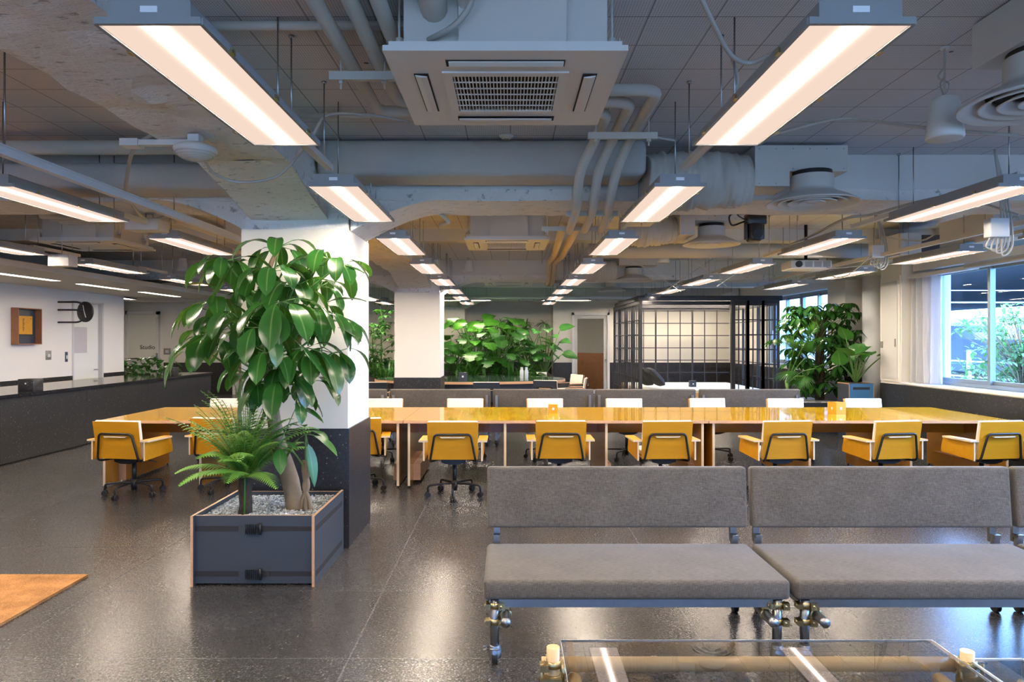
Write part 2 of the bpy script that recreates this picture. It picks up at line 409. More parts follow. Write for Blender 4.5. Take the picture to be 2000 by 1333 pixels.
# back wall: a recess behind the indoor garden, an opening for the glazed door
DX0, DX1, DZ = 1.83, 2.92, 2.36
struct('wall_back', MB().box(-11.2,20.4,0,-7.95,20.6,CZ).box(-6.95,20.4,0,-4.6,20.6,CZ).box(-7.95,20.4,2.3,-6.95,20.6,CZ).box(-4.6,21.2,0,1.29,21.4,CZ).box(-4.8,20.6,0,-4.6,21.4,CZ).box(1.29,20.4,0,DX0,20.6,CZ).box(1.29,20.6,0,1.45,21.4,CZ)
       .box(DX0,20.4,DZ,DX1,20.6,CZ).box(DX1,20.4,0,6.6,20.6,CZ), 'wall')
struct('baseboard_back', MB().box(-9.95,20.385,0,-7.95,20.4,.92).box(-6.95,20.385,0,-4.6,20.4,.92).box(1.29,20.385,0,DX0,20.4,.92).box(DX1,20.385,0,6.4,20.4,.92).box(-4.6,21.185,0,1.29,21.2,.92), 'granite')
struct('wall_front', MB().box(-8.2,-3.4,0,-4.7,-3.2,CZ).box(-4.7,-3.4,2.35,7,-3.2,CZ).box(4.3,-3.4,0,7,-3.2,2.35), 'wall')
# annex seen through the glazed door
struct('wall_annex', MB().box(-4.8,25.4,0,7.0,25.6,CZ).box(1.45,20.6,0,1.3,25.4,CZ).box(4.6,20.6,0,4.8,25.4,CZ), 'wall')
o = struct('trim_1', MB().prism([(1.5,24.2),(3.9,21.3),(3.96,21.35),(1.56,24.25)], 'z', 0, 1.15), 'wood')
# right wall: sill wall, headers, window wall further back
wr = MB().box(5.8,-3.2,0,6.3,11,.93).box(5.95,-3.2,2.58,6.3,10.4,CZ).box(5.8,10.42,.93,6.4,11.0,CZ)
wr.box(6.4,11,0,6.6,13.9,CZ).box(6.4,17.3,0,6.6,20.4,CZ).box(6.4,13.9,0,6.6,17.3,1.0).box(6.4,13.9,2.62,6.6,17.3,CZ).box(6.05,12.7,.92,6.4,13.4,CZ).box(5.8,-3.2,.93,6.3,-3.0,CZ).box(6.25,10.06,.93,6.3,10.5,CZ)
struct('wall_right', wr, 'wall')
struct('baseboard_right', MB().box(5.785,-3.2,0,5.8,11,.915).box(6.385,11,0,6.4,20.4,.915).box(5.8,11,0,6.4,11.015,.915).box(6.03,12.68,0,6.4,12.7,.92), 'granite')
struct('trim_2', MB().box(5.77,-3.2,.93,6.12,10.42,.955).box(6.36,13.9,1.0,6.5,17.3,1.02).box(6.12,10.02,.93,6.25,10.08,2.58), 'sill')
def window(name, xg, y0, y1, z0, z1):
    w = MB(); t = .045
    w.box(xg-.05,y0,z0, xg+.05,y1,z0+t).box(xg-.05,y0,z1-t, xg+.05,y1,z1).box(xg-.05,y0,z0, xg+.05,y0+t,z1).box(xg-.05,y1-t,z0, xg+.05,y1,z1)
    o = struct(name, w, 'alu')
    ym = (y0+y1)/2
    for k, (a, b, dx) in enumerate(((y0+t, ym+.03, .02), (ym-.03, y1-t, -.02))):
        f = MB(); s = .05
        f.box(xg+dx-.018,a,z0+t, xg+dx+.018,b,z0+t+s).box(xg+dx-.018,a,z1-t-s, xg+dx+.018,b,z1-t).box(xg+dx-.018,a,z0+t+s, xg+dx+.018,a+s,z1-t-s).box(xg+dx-.018,b-s,z0+t+s, xg+dx+.018,b,z1-t-s)
        so = f.build('sash', 'alu', o)
        MB().box(xg+dx-.003,a+s,z0+t+s, xg+dx+.003,b-s,z1-t-s).build('pane', 'glass', so)
    hd = MB().rbox(xg-.085, y1-.09, 1.5, xg-.05, y1-.05, 1.8, .01, 2).box(xg-.1, y1-.085, 1.56, xg-.085, y1-.055, 1.68)
    hd.build('handle', 'alu', o); return o
wn = 1
for (a, b) in ((7.86,10.04), (5.68,7.86), (3.50,5.68), (1.32,3.50), (-.86,1.32), (-3.0,-.86)):
    window('window_%d' % wn, 6.12, a, b, .96, 2.575); wn += 1
for (a, b) in ((15.6,17.28), (13.92,15.6)):
    window('window_%d' % wn, 6.5, a, b, 1.02, 2.60); wn += 1
fw = MB()
for k in range(7): x = -4.7+1.5*k; fw.box(x-.03,-3.35,0,x+.03,-3.27,2.35)
fw.box(-4.7,-3.35,0,4.3,-3.27,.08).box(-4.7,-3.35,2.28,4.3,-3.27,2.35)
o = struct('window_9', fw, 'alu'); MB().box(-4.7,-3.315,.08,4.3,-3.305,2.28).build('pane','glass',o)  # unseen front glazing, added to let cool daylight onto the ceiling
# doors
d = MB().box(-8.12,13.0,.02,-8.07,13.9,2.27)
o = struct('door_1', d, 'doorpaint')
MB().box(-8.075,13.06,1.33,-8.062,13.52,1.82).build('frosted_panel', 'paleglass', o)
MB().box(-8.12,12.95,0,-7.99,13.0,2.3).box(-8.12,13.9,0,-7.99,13.95,2.3).box(-8.12,12.95,2.27,-7.99,13.95,2.3).build('door_frame', 'offwhite', o)
MB().cyl((-8.07,13.78,1.0),(-8.02,13.78,1.0),.01).cyl((-8.02,13.8,1.0),(-8.02,13.68,1.0),.009).build('door_handle', 'galv', o)
o = struct('door_2', MB().box(-10.95,20.33,.02,-10.12,20.37,2.30), 'doorpaint')
MB().box(-11.0,20.28,0,-10.95,20.4,2.4).box(-10.12,20.28,0,-10.05,20.4,2.4).box(-11.0,20.28,2.30,-10.05,20.4,2.4).build('door_frame', 'white', o)
MB().box(-10.93,20.32,.1,-10.14,20.33,1.02).box(-10.93,20.31,1.02,-10.14,20.33,1.05,mi=1).build('kick_panel', ['offwhite','black'], o)
MB().rbox(-10.1,20.22,1.0,-10.07,20.3,1.2,.008,2).build('door_handle', 'galv', o)
cu = bpy.data.curves.new('lettering', 'FONT'); cu.body = 'Studio'; cu.size = .17; cu.extrude = .002; cu.materials.append(M['black'])
to = bpy.data.objects.new('lettering', cu); C.objects.link(to); to.parent = o; to.location = (-10.60,20.325,1.31); to.rotation_euler = (PI/2,0,0)
# glazed sliding doors in aluminium frames
def glazed(name, x0, x1, y, top):
    o = struct(name, MB().box(x0,y-.05,0,x0+.07,y+.1,top).box(x1-.07,y-.05,0,x1,y+.1,top).box(x0,y-.05,top-.07,x1,y+.1,top), 'white')
    MB().box(x0+.07,y-.0,.02,x0+.16,y+.04,top-.08).box(x1-.17,y-.0,.02,x1-.07,y+.04,top-.08).box(x0+.16,y,top-.17,x1-.17,y+.04,top-.08).box(x0+.16,y,.02,x1-.17,y+.04,.14).build('door_leaf', 'offwhite', o)
    MB().box(x0+.16,y+.015,.14,x1-.17,y+.022,top-.17).build('pane', 'glass', o)
    MB().cyl((x1-.12,y-.04,.95),(x1-.12,y-.0,.95),.012).ball((x1-.12,y-.045,1.0),.02).build('door_handle', 'galv', o)
glazed('door_3', DX0, DX1, 20.4, DZ)
o3 = glazed('door_4', -7.95, -6.95, 20.4, 2.3)
struct('trim_3', MB().box(-8.2,21.3,0,-6.8,21.34,1.7), 'wood')
struct('wall_lobby', MB().box(-8.4,22.0,0,-6.4,22.2,CZ).box(-8.4,20.6,0,-8.25,22,CZ).box(-6.6,20.6,0,-6.4,22,CZ), 'wall')

# columns: white plaster over a black granite plinth, rough capital
def column(n, y0, w=.80):
    x0, x1 = -2.03, -1.22
    o = struct('column_%d' % n, MB().box(x0,y0,.905, x1,y0+w,2.42), 'wall')
    MB().box(x0-.012,y0-.012,0, x1+.012,y0+w+.012,.905).build('granite_plinth', 'granite', o)
    r = MB().rough(x0+.02,y0+.03,2.42, x1-.01,y0+w-.03,CZ, .09,.012)
    if n < 3 or True:
        for (ya, yb) in ((y0-.95, y0+.04), (y0+w+.95, y0+w-.04)):
            if yb > 20.6 or ya > 20.4: continue
            nn = 10
            for i in range(nn):
                t0, t1 = i/nn, (i+1)/nn
                y_0, y_1 = ya+(yb-ya)*t0, ya+(yb-ya)*t1
                za, zb = 2.705-.21*t0, 2.705-.21*t1
                pts = []
                for (yy, zz) in ((y_0, za), (y_1, zb)):
                    for k in range(7):
                        x = -1.96+.58*k/6; p = Vector((x, yy, zz)); pts.append(p+noise.noise_vector(p*6)*.012)
                for k in range(6):
                    r.add([pts[k],pts[k+1],pts[k+8],pts[k+7]], [(0,1,2,3)])
                for x in (-1.96, -1.38):
                    r.add([(x,y_0,za),(x,y_1,zb),(x,y_1,CZ),(x,y_0,CZ)], [(0,1,2,3)])
    fix_normals(r.build('haunch', 'concrete', o)); return o
column(1, 5.37); column(2, 12.58); column(3, 19.79, .79)
# beams
bm_ = MB()
for (a, b) in ((-3.2,5.45),(6.05,12.7),(13.3,19.9)):
    bm_.rough(-1.96,a,2.70,-1.38,b,CZ-.005,.07,.024)
struct('beam_long', bm_, 'concrete')
for i, (a, b) in enumerate(((5.46,6.06),(12.7,13.3),(19.55,20.15))):
    mb = MB().box(-8 if i<2 else -10.9,a,2.715,6.39 if i else 5.95,b,CZ)
    o = struct('beam_cross_%d' % (i+1), mb, 'beam_paint')
    r = MB().rough(-8 if i<2 else -10.9,a-.015,2.655,6.38 if i else 5.94,b+.015,2.74,.12,.014)
    for sx, xa, xb in ((1,-1.22,-.55),(-1,-2.03,-2.7)):
        n = 8
        for k in range(n):
            t0, t1 = k/n, (k+1)/n; f = lambda t: 2.42+.24*(1-(1-t)**1.6)
            x_0, x_1 = xa+(xb-xa)*t0, xa+(xb-xa)*t1
            r.add([(x_0,a,f(t0)),(x_1,a,f(t1)),(x_1,b,f(t1)),(x_0,b,f(t0))], [(0,1,2,3)])
            for yy in (a, b): r.add([(x_0,yy,f(t0)),(x_1,yy,f(t1)),(x_1,yy,2.72),(x_0,yy,2.72)], [(0,1,2,3)])
    fix_normals(r.build('rough_underside', 'concrete', o))
mb = MB().rough(-8,9.1,2.86,-1.96,9.35,CZ,.2,.01).rough(-1.38,9.1,2.86,5.9,9.35,CZ,.2,.01).rough(-8,16.3,2.80,6.39,16.6,CZ,.2,.01)
struct('beam_secondary', mb, 'beam_paint')
struct('beam_window', MB().rough(5.5,6.06,2.72,5.96,11.0,CZ,.2,.012).rough(5.9,11,2.66,6.39,12.7,CZ,.2,.012), 'concrete')

# soffit over the counter
sf = MB().box(-8,-3.2,2.48,-6.08,15.5,2.50).box(-6.13,-3.2,2.50,-6.08,15.5,2.56).box(-8,15.45,2.5,-6.08,15.5,2.56)
sf = struct('ceiling_soffit', sf, 'wall')
lts = ((2.6,4.0,'nearest the camera'),(5.4,6.8,'over the near part'),(7.4,8.8,'cut by the left edge of the photo'),(9.45,10.75,'above the framed yellow panel'),(11.3,12.7,'above the wall clock'),(13.2,14.7,'at the far end beyond the clock'))
for a, b, w in lts:
    t = thing('recessed_light', 'slim light in the counter soffit, '+w, 'light', (-6.87,(a+b)/2,2.48), 0, 'recessed lights in the counter soffit')
    h = (b-a)/2
    MB().box(-.075,-h,-.006,.075,h,-.001).build('trim_frame', 'white', t)
    MB().box(-.06,-h+.015,-.009,.06,h-.015,-.0062).build('diffuser', 'softlamp', t)

# ================================================================== strip lights
def fixture(loc, label, group, rz=0, rods=True):
    t = thing('strip_light', label, 'light', loc, rz, group)
    h = .625
    r = MB()
    for s in (-1,1): r.box(s*.150-.006, -h, -.002, s*.150+.006, h, .018)
    r.box(-.15,-h-.006,-.002,.15,-h+.008,.018).box(-.15,h-.008,-.002,.15,h+.006,.018)
    r.box(-.15,-h,.0162,.15,h,.018)
    r.build('rim', 'housing', t)
    MB().prism([(-.118,.018),(.118,.018),(.118,.066),(.112,.072),(-.112,.072),(-.118,.066)], 'y', -h+.005, h-.005).build('housing', 'housing', t)
    MB().add([(-.143,-h+.01,.002),(0,-h+.03,.012),(.143,-h+.01,.002),(-.143,h-.01,.002),(0,h-.03,.012),(.143,h-.01,.002)], [(0,1,4,3),(1,2,5,4),(0,2,1),(3,4,5)]).build('diffuser', 'diffuser', t)
    MB().box(-.017,-h+.05,.006,.017,h-.05,.009).build('led_strip', 'tube', t)
    MB().box(-.024,-h+.0015,.034,.024,-h+.0052,.052).build('spec_label', 'winlabel', t)
    for s in (-1,1):
        for y in (-.42,.0,.42): MB().box(s*.158-.006,y-.015,-.004,s*.158+.006,y+.015,.012).build('clip', 'brass', t)
    for y in (-.5,.5): MB().cyl((0,y,.07),(0,y,.532),.004,seg=6).cyl((0,y,.07),(0,y,.082),.012,seg=8).build('hanger_rod','galv',t)
    return t
def channel(mb, x, y0, y1, z): mb.box(x-.02,y0,z-.0,x+.02,y1,z+.035)
FZ = H+.895
base = None
rowinfo = [(-5.02,0,'second row left of the first column, towards the black counter'),(-3.03,0,'row just left of the first column'),(-1.02,0,'row along the first column'),
           (1.00,0,'row right of the big air conditioner'),(3.00,0,'row over the right half of the desks'),(4.67,.9,'row beside the windows')]
ordw = ['behind the camera','nearest','second nearest','third','fourth','fifth','sixth','seventh','eighth','farthest']
for ri, (x, ph, where) in enumerate(rowinfo):
    for k in range(-1, 8):
        y0 = 2.0+2.11*k+ph
        if y0+1.25 > 19.4: continue
        if x == -5.02 and k > 6: continue
        if x > 2.5 and k > 6: continue
        if ri == 5 and k > 4: continue
        lab = 'warm white strip light, %s in the %s' % (ordw[min(k+1, 9)], where)
        lab = ' '.join(lab.split()[:16])
        if base is None: base = fixture((x, y0+.625, FZ), lab, 'strip lights in rows on the ceiling')
        else: dup(base, (x, y0+.625, FZ), 0, lab)
    # mounting rail along the row with hangers
    t = thing('mounting_rail', 'painted steel rail joining the strip lights of the '+where, 'rail', (x,0,0), 0, 'rails joining the strip lights')
    t['label'] = ' '.join(t['label'].split()[:16])
    for k in range(-1, 7):
        ya, yb = 3.27+2.11*k+ph, 4.10+2.11*k+ph-.11
        if ya > 17: continue
        MB().box(-.02,ya-.05,FZ+.072,.02,yb+.05,FZ+.105).box(-.018,ya-.02,FZ+.04,.018,ya,FZ+.0715).build('channel', 'strut', t)
        for yy in (ya+.05, yb-.08):
            MB().cyl((.0,yy,FZ+.1),(.0,yy,CZ),.004,seg=6).cyl((0,yy,CZ-.012),(0,yy,CZ),.014,seg=8).build('hanger_rod', 'galv', t)
for (px0, w, lab) in ((863,1.25,'strip light hung crosswise in front of the green plant wall'),(1057,1.25,'strip light hung crosswise above the glazed sliding door'),(663,1.25,'strip light hung crosswise left of the second column')):
    x = (px0-VX)/F*17.8+.625
    dup(base, (x,17.8,H+.985), PI/2, lab)
for (x,y,rz,z,lab) in ((3.85,17.75,PI/2,2.56,'added strip light hung crosswise behind the top beam of the lattice room'),(5.1,17.75,PI/2,2.56,'added strip light hung crosswise at the window end of the lattice room'),(3.6,19.1,PI/2,2.56,'added strip light brightening the back wall behind the lattice room, left one'),(5.2,19.1,PI/2,2.56,'added strip light brightening the back wall behind the lattice room, right one'),(2.4,22.6,0,2.6,'added strip light brightening the room behind the right glazed door'),
                     (-7.45,21.4,PI/2,2.6,'added strip light brightening the space behind the left glazed door'),(-9.6,17.4,0,2.6,'added strip light brightening the nook before the studio door')):
    dup(base, (x,y,z), rz, lab)  # lamps added to brighten the far end, the side rooms and the nook

# long aluminium rail on the left
t = thing('lighting_track', 'long aluminium track hung on rods over the left aisle', 'track', (-2.46,0,0))
MB().box(-.022,.5,FZ,.022,12.2,FZ+.04).box(-.03,.5,FZ+.04,.03,12.2,FZ+.048).build('track_body', 'rail', t)
for yy in (1.2,3.45,5.2,7.1,9.0,11.0): MB().cyl((0,yy,FZ+.045),(0,yy,CZ),.005,seg=6).build('hanger_rod', 'galv', t)

# ================================================================== air conditioners
def cassette(loc, label, body_front=True):
    t = thing('air_conditioner', label, 'air conditioner', loc, 0, 'ceiling cassette air conditioners')
    a = .475; g = .225
    p = MB()
    # square ring with four outlet recesses and a grille opening
    p.box(-a,-a,0,-g-.03,a,.022).box(g+.03,-a,0,a,a,.022).box(-g-.03,-a,0,g+.03,-g-.03,.022).box(-g-.03,g+.03,0,g+.03,a,.022)
    p.box(-a+.02,-a+.02,.022,a-.02,a-.02,.045)
    p.build('panel', 'white', t)
    for k in range(4):
        R = Matrix.Rotation(k*PI/2, 4, 'Z')
        wv = .24
        MB().box(-wv,-.385,-.004,wv,-.325,.001,Mx=R).build('outlet', 'dark', t)
        MB().prism([(-.38,-.004),(-.33,-.010),(-.33,-.014),(-.355,-.016),(-.38,-.008)], 'x', -wv+.012, wv-.006).build('louvre', 'white', t).rotation_euler = (0,0,k*PI/2)
    fr = MB()
    e = .265
    fr.box(-e,-e,-.008,-g,e,.0).box(g,-e,-.008,e,e,.0).box(-g,-e,-.008,g,-g,.0).box(-g,g,-.008,g,e,.0)
    fr.build('grille_frame', 'white', t)
    gr = MB()
    n = 30
    for i in range(n): x = -g+2*g*(i+.5)/n; gr.box(x-.0022,-g,-.006,x+.0022,g,.006)
    for i in range(1,6): y = -g+2*g*i/6; gr.box(-g,y-.002,-.007,g,y+.002,-.002)
    gr.build('grille', 'white', t)
    MB().box(-g,-g,.012,g,g,.02).build('filter', 'dark', t)
    b = MB().box(-.41,-.36,.048,.41,.41,.29).box(-.185,-.42,.048,.24,-.36,.29)
    b.build('casing', 'offwhite', t)
    for sx in (-.44,.44):
        for sy in (-.28,.28):
            br = MB()
            br.box(sx-.03,sy-.03,.10,sx+.03,sy+.03,.105).box(sx-.03 if sx<0 else sx+.027,sy-.03,.05,sx-.027 if sx<0 else sx+.03,sy+.03,.12)
            br.cyl((sx,sy,.06),(sx,sy,.305),.005,seg=6).cyl((sx,sy,.10),(sx,sy,.13),.016,seg=10)
            br.build('hanger_bracket', 'offwhite', t)
    return t
ac = cassette((-.012,3.205,H+1.118), 'large square white cassette air conditioner above the camera, nearest of all')
dup(ac, (-.02,8.36,H+1.118), 0, 'white cassette air conditioner beyond the first cross beam, second in the middle row')
dup(ac, (0,13.05+.9,H+1.10), 0, 'small looking white cassette air conditioner, third in the middle row')
dup(ac, (-4.93,8.45,H+1.118), 0, 'cassette air conditioner over the left aisle, seen at a flat angle')

# ================================================================== pipes
pz = H+1.33
runs = [(-.758,-.775, 4.12, .58),(-.62,-.63, 3.95, .69),(-.51,-.52, 3.76, .80)]
for i, (xa, xb, yt, xr) in enumerate(runs):
    px = (1132,1168,1203)[i]
    pts = [(xa,.6,pz),(xa,yt,pz),(xr,yt,pz),(xr,4.55,pz)]
    pts += [P(px,335,4.78), P((1127,1160,1190)[i],398,4.95), P((1123,1155,1188)[i],420,5.45), P((1118,1148,1180)[i]-6,450,6.3)]
    r = .033
    t = MB().tube(smoothpath(pts, 6, .10), r, 12).build('ceiling_pipe', 'pipe')
    tag(t, ('lagged pipe with the outermost bend left of the first ceiling unit, innermost at right', 'middle one of three lagged pipes bending round the big air conditioner', 'lagged pipe closest to the big air conditioner at left, outermost bend at right')[i], 'pipe', 'three lagged pipes round the air conditioner')
for i in range(2):
    pts = [P((1112,1142)[i],450,6.35), P((1100,1128)[i],462,6.9)+Vector((0,0,.1)), P((1082,1098)[i],500,9.6), P((1072,1084)[i],512,11.2), P((1072,1080)[i],548,12.2), P((1068,1076)[i],556,13.6)]
    tag(MB().tube(smoothpath(pts, 5, .2), .042, 10).build('ceiling_pipe', 'tanpipe'), ('left','right')[i]+' one of two tan lagged pipes running back beyond the first cross beam', 'pipe', 'two tan pipes')
def strutbar(p0, p1, label, w=.02, rods=True):
    p0, p1 = Vector(p0), Vector(p1)
    t = thing('pipe_support', label, 'bracket', (0,0,0), 0, 'pipe support brackets')
    MB().box(p0.x,p0.y-w,p0.z-.016,p1.x,p0.y+w,p0.z+.016).box(p0.x,p0.y-w-.005,p0.z-.022,p1.x,p0.y-w-.0005,p0.z+.018).build('strut', 'strut', t)
    for x in (p0.x+.05, p1.x-.05):
        MB().cyl((x,p0.y,p0.z-.06),(x,p0.y,CZ),.005,seg=6).cyl((x,p0.y,p0.z-.035),(x,p0.y,p0.z-.016),.014,seg=6).build('hanger_rod', 'strut', t)
strutbar(P(645,150,3.36), P(772,150,3.36), 'painted strut carrying three pipes left of the big air conditioner')
strutbar(P(1148,266,4.34), P(1283,266,4.34), 'painted strut carrying three pipes right of the big air conditioner')
strutbar(P(1105,418,5.40), P(1206,418,5.40), 'painted strut carrying three pipes under the first cross beam')
strutbar(P(1058,447,6.35), P(1180,447,6.35), 'painted strut just behind the first cross beam')
# pipes on the body of the nearest cassette
t = thing('refrigerant_pipes', 'fat drain and refrigerant pipes entering the big air conditioner', 'pipe', (-.3,2.82,0))
MB().tube([(0,-.35,CZ-.02),(0,.0,CZ-.09),(.0,.12,CZ-.12)], .055, 14).tube(smoothpath([(.13,-.4,CZ-.03),(.13,-.02,CZ-.08),(.13,.1,CZ-.2)],5,.08), .035, 12).build('lagging', 'pipe', t)
MB().tube(smoothpath([(.16,-.25,CZ-.03),(.17,-.1,CZ-.12),(.10,-.08,CZ-.21),(-.02,.0,CZ-.235)],6,.06), .012, 8).build('drain_hose', 'cable', t)
# pipe group at the left air conditioner
for i in range(3):
    y = 7.1+.16*i
    tag(MB().tube(smoothpath([(-4.7,y,2.83),(-3.6,y,2.83),(-3.5,y,2.83)],3,.05), .035, 10).build('ceiling_pipe','pipe'), 'lagged pipe over the left aisle, '+('nearest','middle','farthest')[i]+' of three beside the left air conditioner', 'pipe', 'three pipes over the left aisle')
tag(MB().tube(smoothpath([(-3.6,7.4,2.9),(-3.6,14,2.9)],3,.05), .06, 12).build('ceiling_pipe','pipe'), 'thick lagged pipe running back over the left aisle', 'pipe')
tag(MB().tube([(-8,6.5,2.86),(-2.05,6.5,2.86)], .07, 14).build('ceiling_pipe','pipe'), 'thick pipe crossing the ceiling behind the first beam at left', 'pipe')
tag(MB().tube([(-8,4.85,2.90),(-2.0,4.85,2.90)], .05, 12).build('ceiling_pipe','pipe'), 'thin lagged pipe crossing at left in front of the wrapped duct', 'pipe')
tag(MB().tube([(1.1,9.7,2.80),(5.0,9.7,2.80)], .10, 18).build('ceiling_pipe','pipe'), 'round duct pipe crossing the ceiling at right behind the round diffusers', 'pipe')
tag(MB().tube([(-1.6,17.4,2.62),(6.2,17.4,2.62)], .035, 10).build('ceiling_pipe','rail'), 'pale conduit crossing the far end above the black lattice room', 'pipe')
tag(MB().tube([(-1.3,4.4,CZ-.035),(-.2,4.4,CZ-.035)], .018, 8).build('conduit','pipe'), 'thin conduit on the perforated ceiling close to the wrapped duct', 'conduit')
tag(MB().tube([(-1.36,3.15,CZ-.03),(-1.1,3.15,CZ-.03),(.2,3.15,CZ-.03)], .022, 8).build('conduit','pipe'), 'thin conduit on the perforated ceiling running behind the pipes at left', 'conduit')

# ================================================================== ducts
o = tag(MB().rbox(-1.36,4.98,2.742,.98,5.36,CZ-.01,.05,3).build('wrapped_duct','duct'), 'grey mesh wrapped duct crossing in front of the first beam', 'duct')
o = tag(MB().rbox(-7.9,5.02,2.66,-1.98,5.40,2.85,.05,3).build('wrapped_duct','duct'), 'mesh wrapped duct left of the first column', 'duct')
def clothduct(x0, x1, y, z, r, label, seed):
    mb = MB(); n = 46; pts = []; rad = []
    rnd = random.Random(seed); o = 0
    for i in range(n+1):
        t = i/n; x = x0+(x1-x0)*t
        prof = min(1, (math.sin(PI*min(max(t, .02), .98)))**.35)
        pts.append((x, y, z)); rad.append(r*(.78+.22*prof)+.006*math.sin(i*2.1)+.006*rnd.uniform(-1,1))
    mb.tube(pts, r, 28, 0, True, rad)
    for v in mb.v:
        v += noise.noise_vector(Vector((v.x*14+seed, v.y*5, v.z*5)))*.022
    return tag(mb.build('flexible_duct','cloth'), label, 'duct', 'wrinkled cloth wrapped ducts')
clothduct(1.0,1.74,5.15,2.74,.205,'wrinkled cloth wrapped duct leading to the first white duct box',3)
clothduct(1.25,1.86,7.9,2.80,.17,'wrinkled cloth wrapped duct behind the first beam, leading to the second diffuser',4)
clothduct(1.15,1.83,12.05,2.76,.19,'far wrinkled cloth wrapped duct beside the third diffuser',5)
clothduct(-3.9,-3.2,10.6,2.72,.22,'wrinkled cloth wrapped duct above the counter end',6)
def diffuser(loc, label, R=.315):
    t = thing('round_diffuser', label, 'air diffuser', loc, 0, 'round ceiling diffusers')
    MB().lathe([(R,0),(R+.004,.006),(R-.01,.014),(.24,.05),(.18,.075),(.152,.095),(.147,.11),(.147,.2)],seg=40).lathe([(R,0),(R-.03,.004),(R-.07,.03),(.21,.05)],seg=40).build('cone', 'offwhite', t)
    rg = MB()
    for (ra, rb) in ((.235,.19),(.165,.12),(.09,.05)):
        rg.lathe([(ra,.004),(ra+.004,.008),(rb,.035),(rb-.01,.05),(rb-.004,.034),(ra-.006,.004),(ra,.004)],seg=36)
    rg.lathe([(.001,.006),(.03,.008),(.04,.02),(.001,.025)],seg=20)
    rg.build('rings', 'offwhite', t)
    MB().lathe([(.001,.06),(.21,.058)],seg=30).build('throat', 'dark', t)
    MB().lathe([(.136,.2),(.136,.232)],seg=30).build('collar', 'black', t)
    return t
df = diffuser((2.20,5.12,2.565), 'round white diffuser under the white duct box before the first beam')
dup(df, (2.26,2.98,2.575), 0, 'large round diffuser cut by the right edge of the photo')
dup(df, (2.27,7.9,2.64), 0, 'round diffuser behind the first beam, beside the black camera')
dup(df, (2.14,12.1,2.60), 0, 'round diffuser above the black lattice room, left end')
dup(df, (2.35,16.0,2.68), 0, 'farthest round diffuser beyond the second cross beam')
dup(df, (-5.2,15.8,2.66), 0, 'round diffuser beyond the far end of the counter soffit')
def ductbox(x0,y0,z0,x1,y1,z1,label,notch=None):
    mb = MB()
    if notch: mb.box(x0,y0,z0,notch[0],y1,z1).box(notch[0],y0,notch[1],x1,y1,z1)
    else: mb.box(x0,y0,z0,x1,y1,z1)
    t = thing('duct_box', label, 'duct box', (0,0,0), 0, 'sheet metal duct boxes')
    mb.build('casing', 'offwhite', t)
    s = MB()
    n = max(2, int((x1-x0)/.13))
    for i in range(n+1):
        x = x0+.03+(x1-x0-.06)*i/n
        for z in (z1-.025, (notch[1] if notch and x > notch[0] else z0)+.02): s.box(x-.004,y0-.003,z-.004,x+.004,y0,z+.004)
    s.build('screws', 'galv', t); return t
ductbox(1.78,5.10,2.69,2.45,5.44,2.985,'white sheet metal duct box with a notch, above the first diffuser',(2.03,2.797))
ductbox(2.10,1.9,2.80,2.85,3.2,3.0,'duct box over the large diffuser at the top right corner')
ductbox(1.86,7.65,2.72,2.62,8.15,3.0,'duct box behind the first beam over the second diffuser',(2.02,2.875))
ductbox(1.85,11.8,2.83,2.5,12.3,3.005,'duct box high over the diffuser above the lattice room')
ductbox(1.95,15.7,2.92,2.65,16.25,3.0,'farthest duct box over the last diffuser')
ductbox(1.20,7.2,2.78,1.5,7.5,3.0,'small duct box left of the wrinkled duct behind the beam')
ductbox(-3.2,8.0,2.74,-2.6,8.6,3.0,'duct box beside the track over the left aisle')
ductbox(-5.5,15.5,2.90,-4.9,16.1,3.0,'duct box beyond the end of the counter soffit')
# fan coil units by the window
def fcu(x0, y0, y1, w, z0, z1, label):
    t = thing('fan_coil_unit', label, 'fan unit', (x0,y0,z0), 0, 'box shaped fan units by the windows')
    MB().box(0,0,0,w,y1-y0,z1-z0).build('casing', 'offwhite', t)
    MB().box(w,.03,.0,w+.3,y1-y0,z1-z0-.02).build('dark_recess', 'navy', t)  # dark box stands in for the shaded recess beside the casing
    MB().lathe([(.06,0),(.062,.003),(.05,.003)],c=(0,0,0),Mx=Matrix.Translation((w/2,-.004,(z1-z0)/2)) @ Matrix.Rotation(PI/2,4,'X'),seg=24).build('knockout', 'offwhite', t)
    MB().cyl((.05,.05,0),(.05,.05,CZ-z0),.005,seg=6).cyl((w-.05,y1-y0-.05,0),(w-.05,y1-y0-.05,CZ-z0),.005,seg=6).build('hanger_rod','galv',t)
fcu(4.70,6.85,7.70,.42,2.58,2.85,'beige box shaped fan unit nearest the right edge, by the windows')
fcu(4.70,8.45,9.22,.24,2.60,2.86,'beige box shaped fan unit with a blue-lit front, farther along the windows')
for (px, py, Y, lab) in ((1946,446,5.25,'white junction box with looped cables near the right edge'),(1712,492,8.0,'small white junction box with cables over the window end of the desks')):
    p = P(px,py,Y); s = .07
    t = thing('junction_box', lab, 'junction box', p, 0, 'junction boxes with cables')
    MB().rbox(-s,-s*.6,-s,s,s*.6,s,.006,2).build('box','white',t)
    c = MB()
    for k in range(4):
        c.tube(catmull([(-.05+.03*k,0,-s),(-.06+.04*k,.02,-s-.07-.02*k),(.05+.03*k,.03,-s-.05),(.06+.02*k,.04,s+.12),(.02,.05,CZ-p.z)],6), .007, 6)
    c.build('cables','cable',t)

